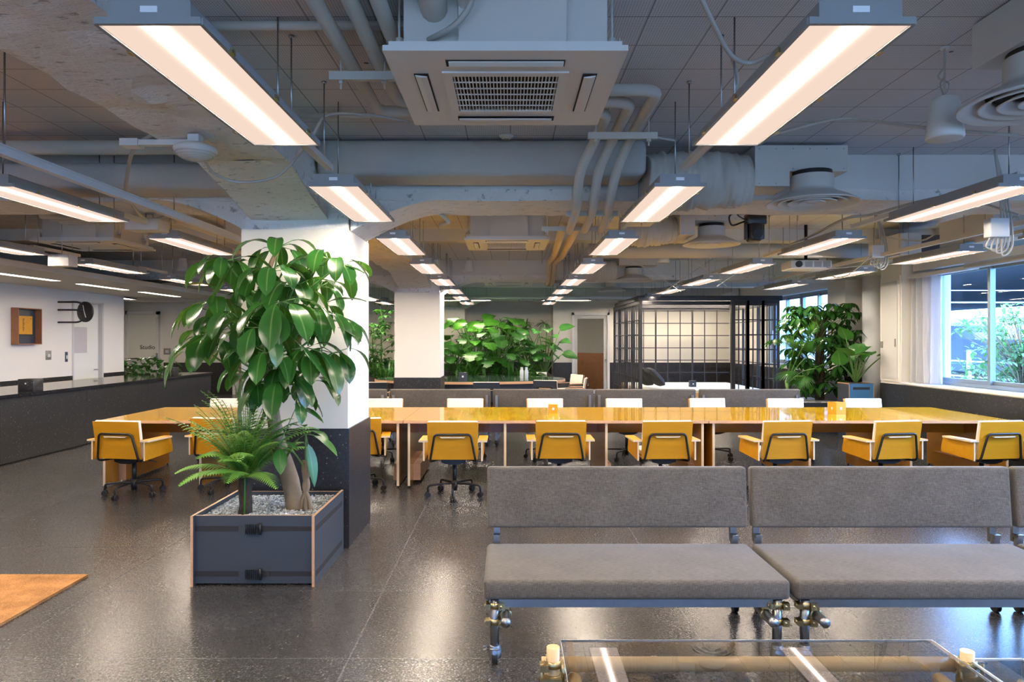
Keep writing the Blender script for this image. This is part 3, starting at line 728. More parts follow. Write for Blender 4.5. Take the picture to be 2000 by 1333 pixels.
# ================================================================== small ceiling devices
t = thing('pendant_speaker', 'white bell shaped pendant speaker near the top right corner', 'speaker', (2.13,3.45,2.56), 0, 'pendant speakers')
MB().lathe([(.001,0.002),(.08,.0),(.086,.01),(.083,.04),(.066,.17),(.058,.198),(.04,.205),(.001,.205)],seg=32).build('body','white',t)
MB().lathe([(.001,-.001),(.072,-.002),(.078,.0)],seg=32).build('speaker_grille','offwhite',t)
c = MB().cyl((0,0,.2),(0,0,.45),.004,seg=6)
for k in range(3): c.tube(catmull([(.0,0,.2),(.022*math.cos(k*2),.022*math.sin(k*2),.27),(-.02*math.cos(k*2),.02,.31),(.0,0,.36),(0,0,.45)],6), .004, 6)
c.build('cable','cable',t)
MB().cyl((0,0,.44),(0,0,.45),.02,seg=12).build('ceiling_cup','white',t)
dup(t, (2.28,10.4,2.715), 0, 'small white pendant speaker between the second and third diffusers')
dup(t, (-.70,12.6-.3,2.76), 0, 'small white pendant speaker right of the second column')
dup(t, (3.9,11.0,2.72), 0, 'small white pendant speaker over the far right lights')
dup(t, (-5.3,11.5,2.70), 0, 'small white pendant speaker near the counter soffit')
t = thing('wifi_access_point', 'round grey ribbed access point hung under the concrete beam', 'access point', (-1.71,3.86,2.597))
MB().lathe([(.001,-.034),(.04,-.032),(.085,-.014),(.108,.006),(.115,.020),(.108,.034),(.07,.052),(.02,.06),(.001,.06)],seg=40).build('dome','white',t)
rg = MB()
for r, z in ((.040,-.033),(.058,-.028),(.075,-.021),(.092,-.011),(.105,.002)): rg.lathe([(r-.003,z-.001),(r,z-.004),(r+.003,z-.0005)],seg=40)
rg.build('ribs','rail',t)
MB().box(-.03,-.03,.045,.03,.03,.10).build('mount','white',t)
t = thing('conduit', 'grey cable conduit looping down from the beam beside the access point', 'conduit', (0,0,0))
MB().tube(catmull([P(300,262,3.95),P(262,290,4.1),P(248,345,4.6),P(250,385,5.0),P(285,428,5.9),P(330,420,6.35),P(352,405,6.5)],8), .012, 8).build('hose','cable',t)
MB().box(-2.16,3.92,2.66,-2.06,4.0,2.70).box(-2.06,3.93,2.665,-1.72,3.97,2.695).build('clamp_box','white',t)
tag(MB().tube(catmull([P(398,312,3.92),P(420,340,4.1),P(470,356,4.2),P(540,345,4.25),P(585,300,4.2),P(612,262,4.0),P(640,225,3.95),P(720,225,3.95),P(800,238,3.95)],8), .008, 8).build('cable','cable'), 'thin grey cable from the access point past the first light to the air conditioner', 'cable')
t = thing('moving_head_camera', 'black remote controlled camera hung on a black arm', 'camera', P(1473,440,6.3))
MB().rbox(-.075,-.06,.0,.095,.06,.10,.012,2).build('yoke_base','black',t)
MB().rbox(-.06,-.07,-.15,.06,.07,.02,.03,3).rbox(-.085,-.03,-.13,-.06,.03,.05,.008,2).rbox(.06,-.03,-.13,.085,.03,.05,.008,2).build('head','black',t)
MB().cyl((.0,-.07,-.085),(.0,-.10,-.085),.042,seg=24).build('lens','rubber',t)
MB().cyl((.0,0,.1),(.0,0,CZ-P(1473,440,6.3).z),.018).box(-.16,-.02,.12,.1,.02,.15).build('mount_arm','black',t)
MB().tube(catmull([(-.14,0,.13),(-.22,0,.08),(-.2,0,.0),(-.12,.0,.02),(-.05,0,.05)],6), .008, 6).tube(catmull([(.0,0,.14),(-.1,-.02,.2),(-.16,-.02,.1),(-.07,-.03,.03)],6), .006, 6).build('cables','rubber',t)
pj = P(1574,519,8.8)
t = thing('projector', 'white ceiling projector with two grey vents over the right desks', 'projector', pj)
MB().rbox(-.25,-.17,-.06,.25,.17,.05,.02,3).build('body','white',t)
for k in (0,1,2): MB().box(-.08+.11*k,-.173,-.035,.01+.11*k,-.169,.035).build('vent','housing',t)
MB().cyl((-.16,-.17,-.0),(-.16,-.195,-.0),.04,seg=20).build('lens','black',t)
MB().box(-.15,-.1,.05,.12,.1,.07).cyl((0,0,.06),(0,0,CZ-pj.z),.02).build('mount','black',t)
t = thing('sensor_box', 'white box fixed beside the track over the left aisle', 'box', P(285,440,6.0), 0, 'white square boxes under the ceiling')
MB().rbox(-.14,-.08,-.05,.14,.12,.045,.004,2).build('box','offwhite',t)
MB().cyl((0,0,.04),(0,0,CZ-P(285,440,6.0).z),.006,seg=6).build('hanger_rod','galv',t)
dup(t, P(121,509,7.6), 0, 'white box between the two lights nearest the counter soffit').scale = (.8,.8,1.3)
dup(t, P(1600,535-25,10.4), 0, 'white box at the end of a light row by the projector').scale = (.6,.6,.8)
t = thing('smoke_detector', 'small round smoke detector on the ceiling behind the big air conditioner', 'detector', (-.015,4.93,CZ-.03))
MB().lathe([(.001,0),(.03,.0),(.038,.012),(.05,.018),(.052,.03),(.001,.031)],seg=24).build('body','white',t)
MB().lathe([(.001,-.0005),(.022,-.0005)],seg=16).build('sensor_cap','housing',t)
# cables and conduits at right
cab = [([P(1362,-20,2.9),P(1400,60,3.0),P(1430,110,3.1),P(1470,122,3.15),P(1530,90,3.0),P(1575,45,2.75)], .011, 'thick grey cable looping from the ceiling to the first right light'),
       ([P(1428,105,3.1),P(1440,160,3.3),P(1425,215,3.25)], .009, 'short grey cable branching down to the first right light'),
       ([P(1480,272,4.0),P(1560,250,3.9),P(1640,232,3.85),P(1700,236,3.8),P(1810,250,3.6),P(1990,265,3.6)], .009, 'thin pale cable strung across the perforated ceiling at right'),
       ([P(1320,275,4.4),P(1280,268,4.34)], .008, 'short cable from the pipe strut to the right light row'),
       ([P(1990,338,4.4),P(1890,372,4.9),P(1780,398,5.38),P(1700,420,5.85),P(1650,428,6.05),P(1590,458,6.95),P(1540,480,7.8)], .012, 'grey cable following the rail of the right light row'),
       ([P(1730,520,8.8),P(1680,520,8.6),P(1620,524,8.6),P(1612,512,8.8)], .007, 'thin cable hanging between the projector and the window lights'),
       ([P(1720,470,8.0),P(1690,510,8.0),P(1650,540,8.4),P(1620,540,8.6)], .007, 'white cable sagging from the junction box to the projector'),
       ([P(1826,458,7.0),P(1800,470,7.3),P(1760,468,7.6),P(1725,462,7.9)], .008, 'white cable sagging between the two window fan units'),
       ([P(1990,420,5.2),P(1900,395,5.6),P(1850,415,6.0),P(1831,440,6.6)], .008, 'pale cable crossing under the beam near the right edge'),
       ([P(700,425,7.6),P(760,410,6.5),P(840,411,6.2),P(875,432,6.0),P(860,440,6.4)], .018, 'curved conduit arching behind the second left light')]
for pts, r, lab in cab: tag(MB().tube(catmull(pts, 8), r, 7).build('cable','cable'), lab, 'cable')
# thin bracing rods hung among the far ceiling
br = [((1225,500),(1330,570)),((1290,575),(1400,500)),((1330,490),(1420,560)),((1400,560),(1480,505)),((1500,455),(1590,430)),((1440,440),(1520,470))]
for i, (a, b) in enumerate(br):
    Y = 11.0-.4*i; tag(MB().cyl(P(*a,Y), P(*b,Y+.5), .006, seg=6).build('bracing_rod','strut'), 'thin painted bracing rod hung under the ceiling over the right half', 'rod', 'bracing rods under the ceiling')
random.seed(5)
hp = [(-.4,8.6),(1.3,6.9),(1.3,8.0),(1.9,6.5),(2.7,6.6),(3.4,7.2),(3.5,9.0),(4.2,8.1),(.5,10.5),(-1.0,8.0),(-2.8,9.5),(-4.2,9.9),(-3.9,7.0),(2.9,10.4),(4.3,10.6),(5.1,9.6)]
for i, (x, y) in enumerate(hp):
    tag(MB().cyl((x,y,2.62+random.random()*.1),(x,y,CZ),.005,seg=6).build('hanger_rod','galv'), 'thin bare threaded rod hanging from the ceiling', 'rod', 'bare threaded rods hanging from the ceiling')
# side rails by the windows
tag(MB().box(4.2,4.6,2.52,4.24,11.4,2.56).build('cable_rail','strut'), 'painted steel rail left of the window lights', 'rail')
tag(MB().tube([(5.74,-1,2.50),(5.74,8.85,2.50)], .042, 20).build('roller_blind_tube','rail'), 'silver roller tube above the nearest windows', 'roller blind')
tag(MB().box(5.82,8.9,2.47,5.93,10.3,2.52).build('curtain_track','white'), 'white curtain track above the gathered curtain', 'curtain track')
# ================================================================== wall items at left
t = thing('wall_display_box', 'wooden display box with dark lining holding a yellow panel on the left wall', 'display box', (-8,11.65,1.80))
b = MB(); hh=.30; w=.29; d=.12
b.box(0,-w,-hh,d,-w+.015,hh).box(0,w-.015,-hh,d,w,hh).box(0,-w+.015,-hh,d,w-.015,-hh+.015).box(0,-w+.015,hh-.015,d,w-.015,hh)
b.build('frame','wood',t); MB().box(.002,-w+.015,-hh+.015,.012,w-.015,hh-.015).build('lining','navy',t)
q = MB().box(.012,-.17,-.13,.05,.15,.17).build('yellow_panel','ychair',t)
s = MB()
for k in range(9): s.box(.050,-.085,-.08+.024*k,.0515,-.06+.008*(k%3),-.068+.024*k)
s.box(.05,.105,.12,.0515,.12,.135); s.build('lettering','black',q)
t = thing('wall_clock', 'black round clock on three black tubes from the left wall', 'clock', (-8,12.6,2.08))
R = Matrix.Translation((.42,.06,0)) @ Matrix.Rotation(math.radians(-19),4,'Z')
MB().lathe([(.001,-.02),(.178,-.02),(.185,-.014),(.185,.014),(.178,.02),(.001,.02)],seg=48,Mx=R @ Matrix.Rotation(PI/2,4,'X')).build('clock_face','black',t)
hn = MB()
hn.box(-.006,-.026,-.02,.006,-.022,.13,Mx=R @ Matrix.Rotation(-.25,4,'Y')).box(-.008,-.026,-.11,.008,-.022,.02,Mx=R @ Matrix.Rotation(-.35,4,'Y'))
hn.build('hands','winlabel',t)
tb = MB()
for z, x1, x0 in ((.17,.36,0),(.03,.30,0),(-.19,.36,0)): tb.tube(smoothpath([(x0,-.05,z),(x1,-.05,z),(.42,.0,z*.75)],5,.06), .016, 10)
tb.build('bracket_tubes','black',t)
for (x,y,z,w,h,lab,m) in ((-8,12.28,1.31-.0,.07,.08,'square steel switch plate on the left wall below the clock','plate'),(-8,12.95-.17,1.27,.035,.09,'narrow dark switch plate beside the cream door','navy')):
    t = thing('switch_plate', lab, 'switch', (x,y,z)); MB().rbox(0,-w,-h,.012,w,h,.004,2).build('plate',m,t); MB().box(.012,-w*.5,-h*.4,.018,w*.5,h*.3).build('switch_button','offwhite',t)
t = thing('switch_plate', 'square steel switch plate on the far wall right of the studio door', 'switch', (-9.85,20.4,1.24)); MB().rbox(-.1,-.015,-.09,.1,0,.09,.004,2).build('plate','plate',t); MB().box(-.05,-.02,-.04,.05,-.014,.04).build('switch_button','offwhite',t)

# ================================================================== counter
t = thing('reception_counter', 'long black granite counter along the left wall', 'counter', (-6.33,0,0))
MB().box(-1.12,-3.0,0.02,0,15.0,.835).build('body','granite',t)
MB().box(-1.15,-3.0,.845,.03,15.05,.885).build('countertop','granite_pol' if 'granite_pol' in M else 'granite',t)
MB().box(-1.09,-3.0,0,-.03,14.95,.02).box(-1.1,-3,.835,-.02,15,.845).build('shadow_gap','dark',t)
jn = MB()
for y in (1.6,3.4,5.2,7.0,8.8,10.6,12.4): jn.box(-.001,y-.0015,.03,.0008,y+.0015,.84)
jn.build('panel_joints','dark',t)
for (px, w, lab) in ((60,.15,'black stone block standing on the counter near the left edge'),(334,.15,'black stone block standing on the far part of the counter')):
    Y = (6.55)*F/(VX-px); t = thing('counter_block', lab, 'block', (-6.55,Y,.885), .0, 'black blocks on the counter')
    MB().rbox(-w*.7,-w*.7,0,w*.7,w*.7,.16,.004,2).build('block','granite',t)
    MB().box(-.01,-w*.7-.002,.09,.01,-w*.7,.11).build('white_mark','winlabel',t)
tag(MB().box(-9.9,15.2,.0,-6.9,16.4,.80).build('planting_trough','granite'), 'black stone trough behind the end of the counter', 'trough')
tag(MB().box(-5.3,-.5,0,-2.80,4.71,.016).build('doormat','coir'), 'brown coir doormat at the lower left corner', 'mat')

# ================================================================== desks
def desk(x0, x1, label):
    t = thing('desk', label, 'desk', ((x0+x1)/2,8.25,0), 0, 'amber plywood desks in a row'); h = (x1-x0)/2-.004; D = .745
    MB().box(-h,-D,.69,h,D,.72,mis=[0,1,2,2,2,2]).build('tabletop',['ydark','ytop','ply'],t)
    xs = [-h+.055, -h/3, h/3, h-.055]
    for k, x in enumerate(xs):
        MB().box(x-.013,-D+.03,.02,x+.013,D-.03,.69,mis=[0,0,1,0,1,0]).build('side_panel',['ydark','plylight'],t)
        MB().cyl((x,-D+.06,0),(x,-D+.06,.02),.012,seg=8).cyl((x,D-.06,0),(x,D-.06,.02),.012,seg=8).build('glide_foot','black',t)
        if k in (0,2,3):
            s = -1 if k == 3 else 1
            a = x+s*.013; b = x+s*.09
            MB().box(min(a,b),-.45,.03,max(a,b),.45,.21,mis=[0,1,1,0,1,0]).build('cable_box',['ydark','ply'],t)
    for a, b in zip(xs[:-1], xs[1:]):
        MB().box(a+.013,-.02,.50,b-.013,.0,.69,mis=[1,0,0,0,0,0]).build('modesty_panel',['ydark','ply'],t)
    return t
desk(-4.37,-1.12,'left desk of the amber row, partly behind the column and fern')
desk(-1.12,2.13,'middle desk of the amber row, right of the column')
desk(2.13,5.38,'right desk of the amber row, reaching towards the windows')
def signcube(loc, rz, mat, label, s=.052):
    t = thing('sign_cube', label, 'cube', loc, rz, 'small cubes with a white square')
    MB().box(-s,-s,0,s,s,2*s,mi=0).build('cube',[mat],t)
    q = s*.22; m = MB().box(-q,-s-.0015,s-q,q,-s,s+q); m.box(-s-.0015,-q*.6,s-q,-s,q*.6,s+q); m.build('white_square','winlabel',t); return t
signcube((P(1080,800,8.3).x,8.3,.72),.0,'ychair','small amber cube on the middle desk',.052)
signcube((P(1634,800,8.2).x,8.2,.72),.32,'ychair','small amber cube turned cornerwise on the right desk',.068)

# ================================================================== chairs
def chair(label, shell, edge, pad, loc, rz, group):
    t = thing('office_chair', label, 'chair', loc, rz, group)
    # back shell: slightly reclined board with pale edges
    def board(y0b, y1b, th, x, z0, z1, mis, xt=None):
        xt = xt or x
        v = [(-x,y0b,z0),(x,y0b,z0),(x,y0b+th,z0),(-x,y0b+th,z0),(-xt,y1b,z1),(xt,y1b,z1),(xt,y1b+th,z1),(-xt,y1b+th,z1)]
        m = MB(); fs = [(0,3,2,1),(4,5,6,7),(0,1,5,4),(1,2,6,5),(2,3,7,6),(3,0,4,7)]
        for k, f in enumerate(fs): m.add([v[i] for i in f], [(0,1,2,3)], mis[k])
        return m
    bk = board(-.215,-.275,.014,.243,.40,.775,[1,1,0,1,0,1],.25).build('backrest',[shell,edge],t)
    Rb = Matrix.Translation((0,-.198,.415)) @ Matrix.Rotation(math.radians(9),4,'X')
    MB().rbox(-.243,-.0,.0,.243,.035,.37,.012,3,Mx=Rb).build('back_cushion',pad,t)
    MB().rbox(-.235,-.19,.425,.235,.24,.47,.018,3).build('seat_cushion',pad,t)
    MB().box(-.24,-.2,.408,.24,.235,.424,mis=[0,0,1,1,1,1]).build('seat_pan',[shell,edge],t)
    for s in (-1,1):
        m = MB(); x = s*.285
        m.prism([(-.235,.39),(-.235,.575),(.17,.575),(.20,.46),(.20,.42)],'x',x-.008,x+.008,0,1); m.build('arm_panel',[shell,edge],t)
        m = MB().box(min(s*.245,s*.335),-.245,.575,max(s*.245,s*.335),.13,.592,mis=[0,0,1,1,1,1]); m.build('armrest',[shell,edge],t)
    fr = MB(); yb = -.243
    pts = smoothpath([(-.14,-.05,.385),(-.225,-.20,.375),(-.222,-.238,.40),(-.175,-.278,.655),(.175,-.278,.655),(.222,-.238,.40),(.225,-.20,.375),(.14,-.05,.385)],5,.035)
    fr.tube(pts,.011,8).build('back_frame','black',t)
    MB().prism([(-.125,.0),(.125,.0),(.11,-.012),(-.11,-.012)],'y',-.285,-.262).build('grip_lip',edge,t).location = (0,0,.632)
    MB().prism([(-.13,.40),(.13,.40),(.12,.355),(.05,.335),(-.05,.335),(-.12,.355)],'y',-.13,.12).cyl((.05,0,.375),(.27,-.02,.345),.006,seg=6).build('tilt_mechanism','black',t)
    MB().cyl((0,0,.12),(0,0,.34),.022,seg=14).cyl((0,0,.055),(0,0,.16),.03,seg=14).build('gas_column','black',t)
    for k in range(5):
        a = PI/2+2*PI*k/5+PI
        u = Vector((math.cos(a), math.sin(a), 0))
        pth = smoothpath([Vector((0,0,.125)),u*.1+Vector((0,0,.128)),u*.275+Vector((0,0,.12)),u*.278+Vector((0,0,.055))],5,.035)
        lg = MB().tube(pth,.011,8).build('leg','black',t)
        c = u*.278; n = Vector((-u.y,u.x,0))
        MB().cyl(c+n*.022+Vector((0,0,.027)),c+n*.006+Vector((0,0,.027)),.027,seg=14).cyl(c-n*.022+Vector((0,0,.027)),c-n*.006+Vector((0,0,.027)),.027,seg=14).rbox(c.x-.012,c.y-.012,.03,c.x+.012,c.y+.012,.06,.004,1).build('caster','rubber',lg)
    return t
G1 = 'amber chairs on the near side of the desks'; G2 = 'cream chairs on the far side of the desks'
ch = chair('amber chair turned slightly at the left end of the near row','ychair','plylight','cream',(P(262,950,7.20).x,7.20,0),math.radians(-9),G1)
front = [(445,7.45,-14,'amber chair half hidden behind the green fern in the near row'),(700,7.45,8,'amber chair in the near row mostly hidden behind the column'),(888,7.16,0,'amber chair in the near row just right of the column, wheels fully visible'),
         (1092,7.22,0,'amber chair in the near row in front of the small amber cube'),(1290,7.20,3,'amber chair in the near row behind the joint of the two grey benches, left side'),
         (1514,7.2,6,'amber chair in the near row at the left end of the right desk'),(1720,7.2,9,'amber chair, second from the windows in the near row'),(1917,7.2,8,'amber chair at the window end of the near row')]
for px, Y, rz, lab in front: dup(ch, (P(px,950,Y).x,Y,0), math.radians(rz), lab)
back = [(420,9.45,'cream backed chair at the far left beyond the fern'),(742,9.45,'cream backed chair across the desk, cut by the column'),(905,9.45,'cream backed chair across the middle desk, first right of the column'),
        (1068,9.45,'cream backed chair behind the small amber cube'),(1228,9.45,'cream backed chair across the desk, between the amber cube and desk joint'),(1399,9.5,'cream backed chair across the desk just right of the desk joint'),
        (1557,9.45,'cream backed chair in front of the end of the far benches'),(1714,9.45,'cream backed chair in front of the blue planter')]
for i, (px, Y, lab) in enumerate(back): dup(ch, (P(px,790,Y-.26).x,Y-.1,0), PI+math.radians((-3,2,0,1,-1,2,0,-2)[i]), lab, G2)
G3 = 'navy chairs round the oval table'
nv = chair('navy chair with its back to us at the oval table, between column and plants','navy','ply','cream',(P(951,745,13.6).x,13.55,0),0,G3)
for (px, Y, rz, lab) in ((735,13.55,0,'navy chair left of the second column at the oval table'),(1074,14.1,-25,'navy chair at the right end of the oval table, back towards us'),(1122,14.8,80,'navy and cream chair at the right end of the table, side view'),
                         (1110,16.1,118,'cream chair at the far right end of the oval table'),(1049,17.3,178,'cream chair at the far side of the oval table')):
    dup(nv, (P(px,745,Y).x,Y,0), math.radians(rz), lab)

# ================================================================== benches
def bench(label, loc, rz, group):
    t = thing('bench', label, 'bench', loc, rz, group); w = .745
    MB().rbox(-w,0,.315,w,.64,.412,.022,4).build('seat_cushion','fabric',t)
    Rb = Matrix.Translation((0,.61,.505)) @ Matrix.Rotation(math.radians(-5),4,'X')
    MB().rbox(-w,0,0,w,.065,.345,.018,4,Mx=Rb).build('back_cushion','fabric',t)
    for y in (.05,.56):
        MB().box(-w+.03,y-.02,.272,w-.03,y+.02,.300).box(-w+.03,y-.02,.300,w-.03,y-.016,.312).build('seat_rail','galv',t)
    for sx in (-1,1):
        x = sx*(w-.055)
        MB().cyl((x,.035,.075),(x,.035,.312),.0225,seg=20).build('leg','galv',t)
        cl = MB()
        for z, a in ((.285,.3),(.205,-.2)):
            cl.lathe([(.024,-.014),(.029,-.014),(.030,0),(.029,.014),(.024,.014)],c=(x,.035,z),seg=18)
            cl.box(x-.045,.0,z-.012,x-.02,.05,z+.012).box(x+.018,-.002,z-.016,x+.05,.03,z+.016).cyl((x-.05,.02,z+.004),(x-.025,.02,z+.0),.006,seg=8).cyl((x+.03,-.012,z),(x+.03,.03,z+.01),.006,seg=8)
        xp = x + (.055 if sx < 0 else -.055)
        cl.lathe([(.0235,-.012),(.029,-.012),(.03,0),(.029,.012),(.0235,.012)],seg=18,Mx=Matrix.Translation((xp,.04,.235)) @ Matrix.Rotation(PI/2,4,'X'))
        cl.box(xp-.016,.028,.25,xp+.016,.05,.275).cyl((xp,.04,.25),(xp,.04,.3),.008,seg=10)
        cl.build('pipe_clamps','brass',t)
        MB().pipe((xp,-.075,.235),(xp,.68,.235),.0225,.0035,20).build('cross_pipe','galv',t)
        MB().cyl((xp,-.035,.235),(xp,-.030,.235),.0188).build('pipe_bore_shade','dark',t)  # dark disc stands in for the shade inside the open pipe
        MB().box(x-.018,.672,.06,x+.018,.700,.45).build('back_post','galv',t)
        MB().box(x-.018,.705,.40,x+.018,.728,.76).box(x-.018,.66,.43,x+.018,.71,.45).cyl((x,.728,.73),(x,.732,.73),.009,seg=10).cyl((x,.728,.62),(x,.732,.62),.006,seg=10).build('back_bracket','galv',t)
        for y in (.035,.686):
            c = MB()
            c.lathe([(.001,.09),(.024,.09),(.027,.086),(.027,.074),(.033,.06),(.034,.035),(.030,.028)],c=(x,y,0),seg=20)
            c.lathe([(.028,.078),(.031,.076),(.031,.071),(.028,.070)],c=(x,y,0),seg=20).cyl((x-.055,y-.01,.085),(x-.03,y,.08),.004,seg=6).cyl((x-.055,y-.01,.068),(x-.03,y,.066),.004,seg=6)
            cc = c.build('caster_housing','galv' if y < .1 else 'black',t)
            MB().cyl((x-.014,y-.005,.033),(x+.014,y-.005,.033),.033,seg=22).build('wheel','rubber',cc)
    return t
GB1 = 'grey benches in the foreground'; GB2 = 'grey benches behind the desks'
bn = bench('grey fabric bench in the foreground, left one of the pair', (.623,3.42,0), 0, GB1)
dup(bn, (.623+1.515,3.42,0), 0, 'grey fabric bench in the foreground, right of the first one')
dup(bn, (.623+3.03,3.42,0), 0, 'grey fabric bench just entering at the right edge')
fx = [(-2.55,'grey bench seen from behind, left end of the far row by the column'),(-1.01,'grey bench seen from behind in front of the second column'),(.515,'grey bench seen from behind in front of the oval table'),(2.03,'grey bench seen from behind in front of the lattice room, left part'),(3.57,'grey bench seen from behind at the right end of the far row')]
for x, lab in fx: dup(bn, (x,11.15,0), PI, lab, GB2)

# ================================================================== coffee table in front
t = thing('coffee_table', 'clear acrylic table on clamped bamboo poles at the bottom edge', 'table', (0,0,0))
X0, X1, Y1, Y0, ZT = .205, 1.66, 2.77, 1.9, .402
MB().box(X0,Y0,ZT-.008,X1,Y1,ZT).build('tabletop','acrylic',t)
e = .004
MB().box(X0,Y1,ZT-.0085,X1,Y1+.0015,ZT+.0005).box(X0-.0015,Y0,ZT-.0085,X0,Y1,ZT+.0005).box(X1,Y0,ZT-.0085,X1+.0015,Y1,ZT+.0005).build('tabletop_edge','acrylic_edge',t)
def bam(p0, p1, r, nodes, name='bamboo_pole'):
    p0, p1 = Vector(p0), Vector(p1); pts = [p0]; rad = [r]
    for k in nodes:
        q = p0.lerp(p1, k); d = (p1-p0).normalized()
        for off, rr in ((-.012,1.0),(-.004,1.10),(0,.98),(.004,1.10),(.012,1.0)): pts.append(q+d*off); rad.append(r*rr)
    pts.append(p1); rad.append(r)
    return MB().tube(pts, r, 22, 0, True, rad).build(name,'bamboo',t)
YP = 2.66
bam((.125,YP,.358),(1.70,YP,.358),.027,(.09,.27,.49,.71,.87))
for x, zt in ((.165,.445),(1.695,.43)):
    bam((x,YP-.05,.0),(x,YP-.05,zt),.024,(.3,.8),'bamboo_post')
    bam((x,1.95,.0),(x,1.95,.40),.024,(.3,.8),'bamboo_post')
bam((.245,YP-.03,.315),(.245,1.9,.315),.026,(.2,.6)); bam((1.60,YP-.03,.315),(1.60,1.9,.315),.026,(.2,.6))
cl = MB()
for x in (.165,1.695):
    for z in (.385,.335): cl.lathe([(.026,-.012),(.033,-.011),(.033,.011),(.026,.012)],c=(x,YP-.05,z),seg=18).box(x-.05,YP-.1,z-.012,x-.02,YP-.06,z+.012)
    for dx in (-.018,.022): cl.lathe([(.028,-.006),(.034,-.005),(.034,.005),(.028,.006)],seg=18,Mx=Matrix.Translation((x+dx,YP,.358)) @ Matrix.Rotation(PI/2,4,'Y'))
    cl.cyl((x-.045,YP-.085,.40),(x-.045,YP-.085,.30),.006,seg=8).cyl((x+.035,YP-.08,.395),(x+.035,YP-.08,.33),.007,seg=8).box(x-.02,YP-.095,.30,x+.03,YP-.07,.345)
    cl.cyl((x+.0,YP-.11,.32),(x+.0,YP-.075,.32),.012,seg=6)
cl.build('pipe_clamps','brass',t)
hb = thing('clamp_display_case', 'small clear acrylic case with metal clamps inside, bottom right corner', 'display case', (1.80,2.50,0))
a, b2, zt = .10, .11, .395
fc = MB().box(-a,-b2,zt,a,b2,zt+.004).box(-a,-b2,.02,a,-b2+.004,zt).box(-a,b2-.004,.02,a,b2,zt).box(-a,-b2+.004,.02,-a+.004,b2-.004,zt).box(a-.004,-b2+.004,.02,a,b2-.004,zt)
fc.build('case','acrylic',hb)
ed = MB(); e = .0035
for x in (-a,a):
    for y in (-b2,b2): ed.box(x-e,y-e,.02,x+e,y+e,zt+.005)
for y in (-b2,b2): ed.box(-a,y-e,zt,a,y+e,zt+.007)
for x in (-a,a): ed.box(x-e,-b2,zt,x+e,b2,zt+.007)
ed.build('case_edges','acrylic_edge',hb)
random.seed(3)
cm = MB()
for k in range(16):
    c = Vector((random.uniform(-.06,.06), random.uniform(-.06,.06), .10+.016*k)); Rm = Matrix.Translation(c) @ Matrix.Rotation(random.uniform(-.8,.8),4,'X') @ Matrix.Rotation(random.uniform(0,PI),4,'Z')
    if k % 3 == 0: cm.lathe([(.014,-.012),(.030,-.012),(.034,0),(.030,.012),(.014,.012),(.014,-.012)],seg=8,Mx=Rm)
    elif k % 3 == 1: cm.box(-.035,-.012,-.016,.03,.012,.014,Mx=Rm)
    else: cm.lathe([(.001,-.03),(.008,-.03),(.008,.02),(.014,.02),(.014,.03),(.001,.03)],seg=6,Mx=Rm)
cm.box(-.085,-.09,.0,.085,.09,.10).build('metal_clamps','brass',hb)

# ================================================================== oval table
t = thing('oval_table', 'large oval table with green glass top near the plants', 'table', (-.85,15.75,0))
n = 64; rx, ry = 2.12, 1.25
rim = [(rx*math.cos(2*PI*k/n), ry*math.sin(2*PI*k/n)) for k in range(n)]
MB().prism(rim,'z',.66,.71,0).build('rim','ply',t)
MB().prism([(x*.992,y*.992) for x,y in rim],'z',.711,.722,0).build('glass_top','tableglass',t)
MB().prism([(x*.9,y*.88) for x,y in rim],'z',.52,.66,0).build('underframe','navy',t)
for a in (20,75,105,160,200,250,290,340):
    a = math.radians(a); x, y = rx*.75*math.cos(a), ry*.7*math.sin(a)
    MB().tube([(x*.9,y*.9,.55),(x*1.12,y*1.12,0)],.03,8).build('leg','ply',t)
signcube((P(905,745,15.0).x,14.9,.722),0,'navy','small navy cube with a white square on the oval table',.085)
for i, px in enumerate((1019,1028)):
    tt = thing('water_glass', 'clear carafe on the right part of the oval table', 'carafe', (P(px,735,15.6).x,15.6,.722), 0, 'two carafes on the oval table')
    MB().lathe([(.04,0),(.045,.02),(.045,.17),(.03,.2),(.032,.25)],seg=16).build('body','acrylic_edge',tt)

# ================================================================== lattice room
LX0, LX1, LY0, LY1 = 2.77, 5.62, 14.8, 18.0
t = thing('lattice_room', 'dark steel lattice enclosure at the back right', 'room divider', (0,0,0))
zt = 2.36; z0 = .0
fr = MB()
fr.box(LX0-.06,LY0-.05,2.40,LX1+.1,LY0+.05,2.50).box(LX0-.06,LY0+.05,2.40,LX0+.04,LY1,2.50).box(LX1,LY0+.05,2.40,LX1+.1,LY1,2.50).box(LX0,LY1-.05,2.38,LX1,LY1+.05,2.46)
fr.box(LX0+.04,LY0+.55,2.34,LX1,LY0+.68,2.42)
fr.build('top_frame','lattice',t)
def grid(name, along, c, a0, a1, bars, posts, zs, bw=.012, pw=.03, zlo=0.):
    m = MB()
    def vb(p, w, z1):
        if along == 'x': m.box(p-w,c-w,zlo,p+w,c+w,z1)
        else: m.box(c-w,p-w,zlo,c+w,p+w,z1)
    for p in bars: vb(p, bw, zt)
    for p in posts: vb(p, pw, zt+.04)
    for z in zs:
        if along == 'x': m.box(a0,c-bw*.8,z-bw,a1,c+bw*.8,z+bw)
        else: m.box(c-bw*.8,a0,z-bw,c+bw*.8,a1,z+bw)
    m.box(*((a0,c-.025,zt-.03,a1,c+.025,zt+.06) if along=='x' else (c-.025,a0,zt-.03,c+.025,a1,zt+.06)))
    return m.build(name,'lattice',t)
zs = [.12+.313*k for k in range(8)]
n = 4; step = (LY1+.5-LY0)/n
for k in range(n):
    a = LY0+k*step; grid('side_screen','y',LX0,a,a+step,[a+step*j/4 for j in (1,2,3)],[a,a+step-.03],zs,.010,.022)
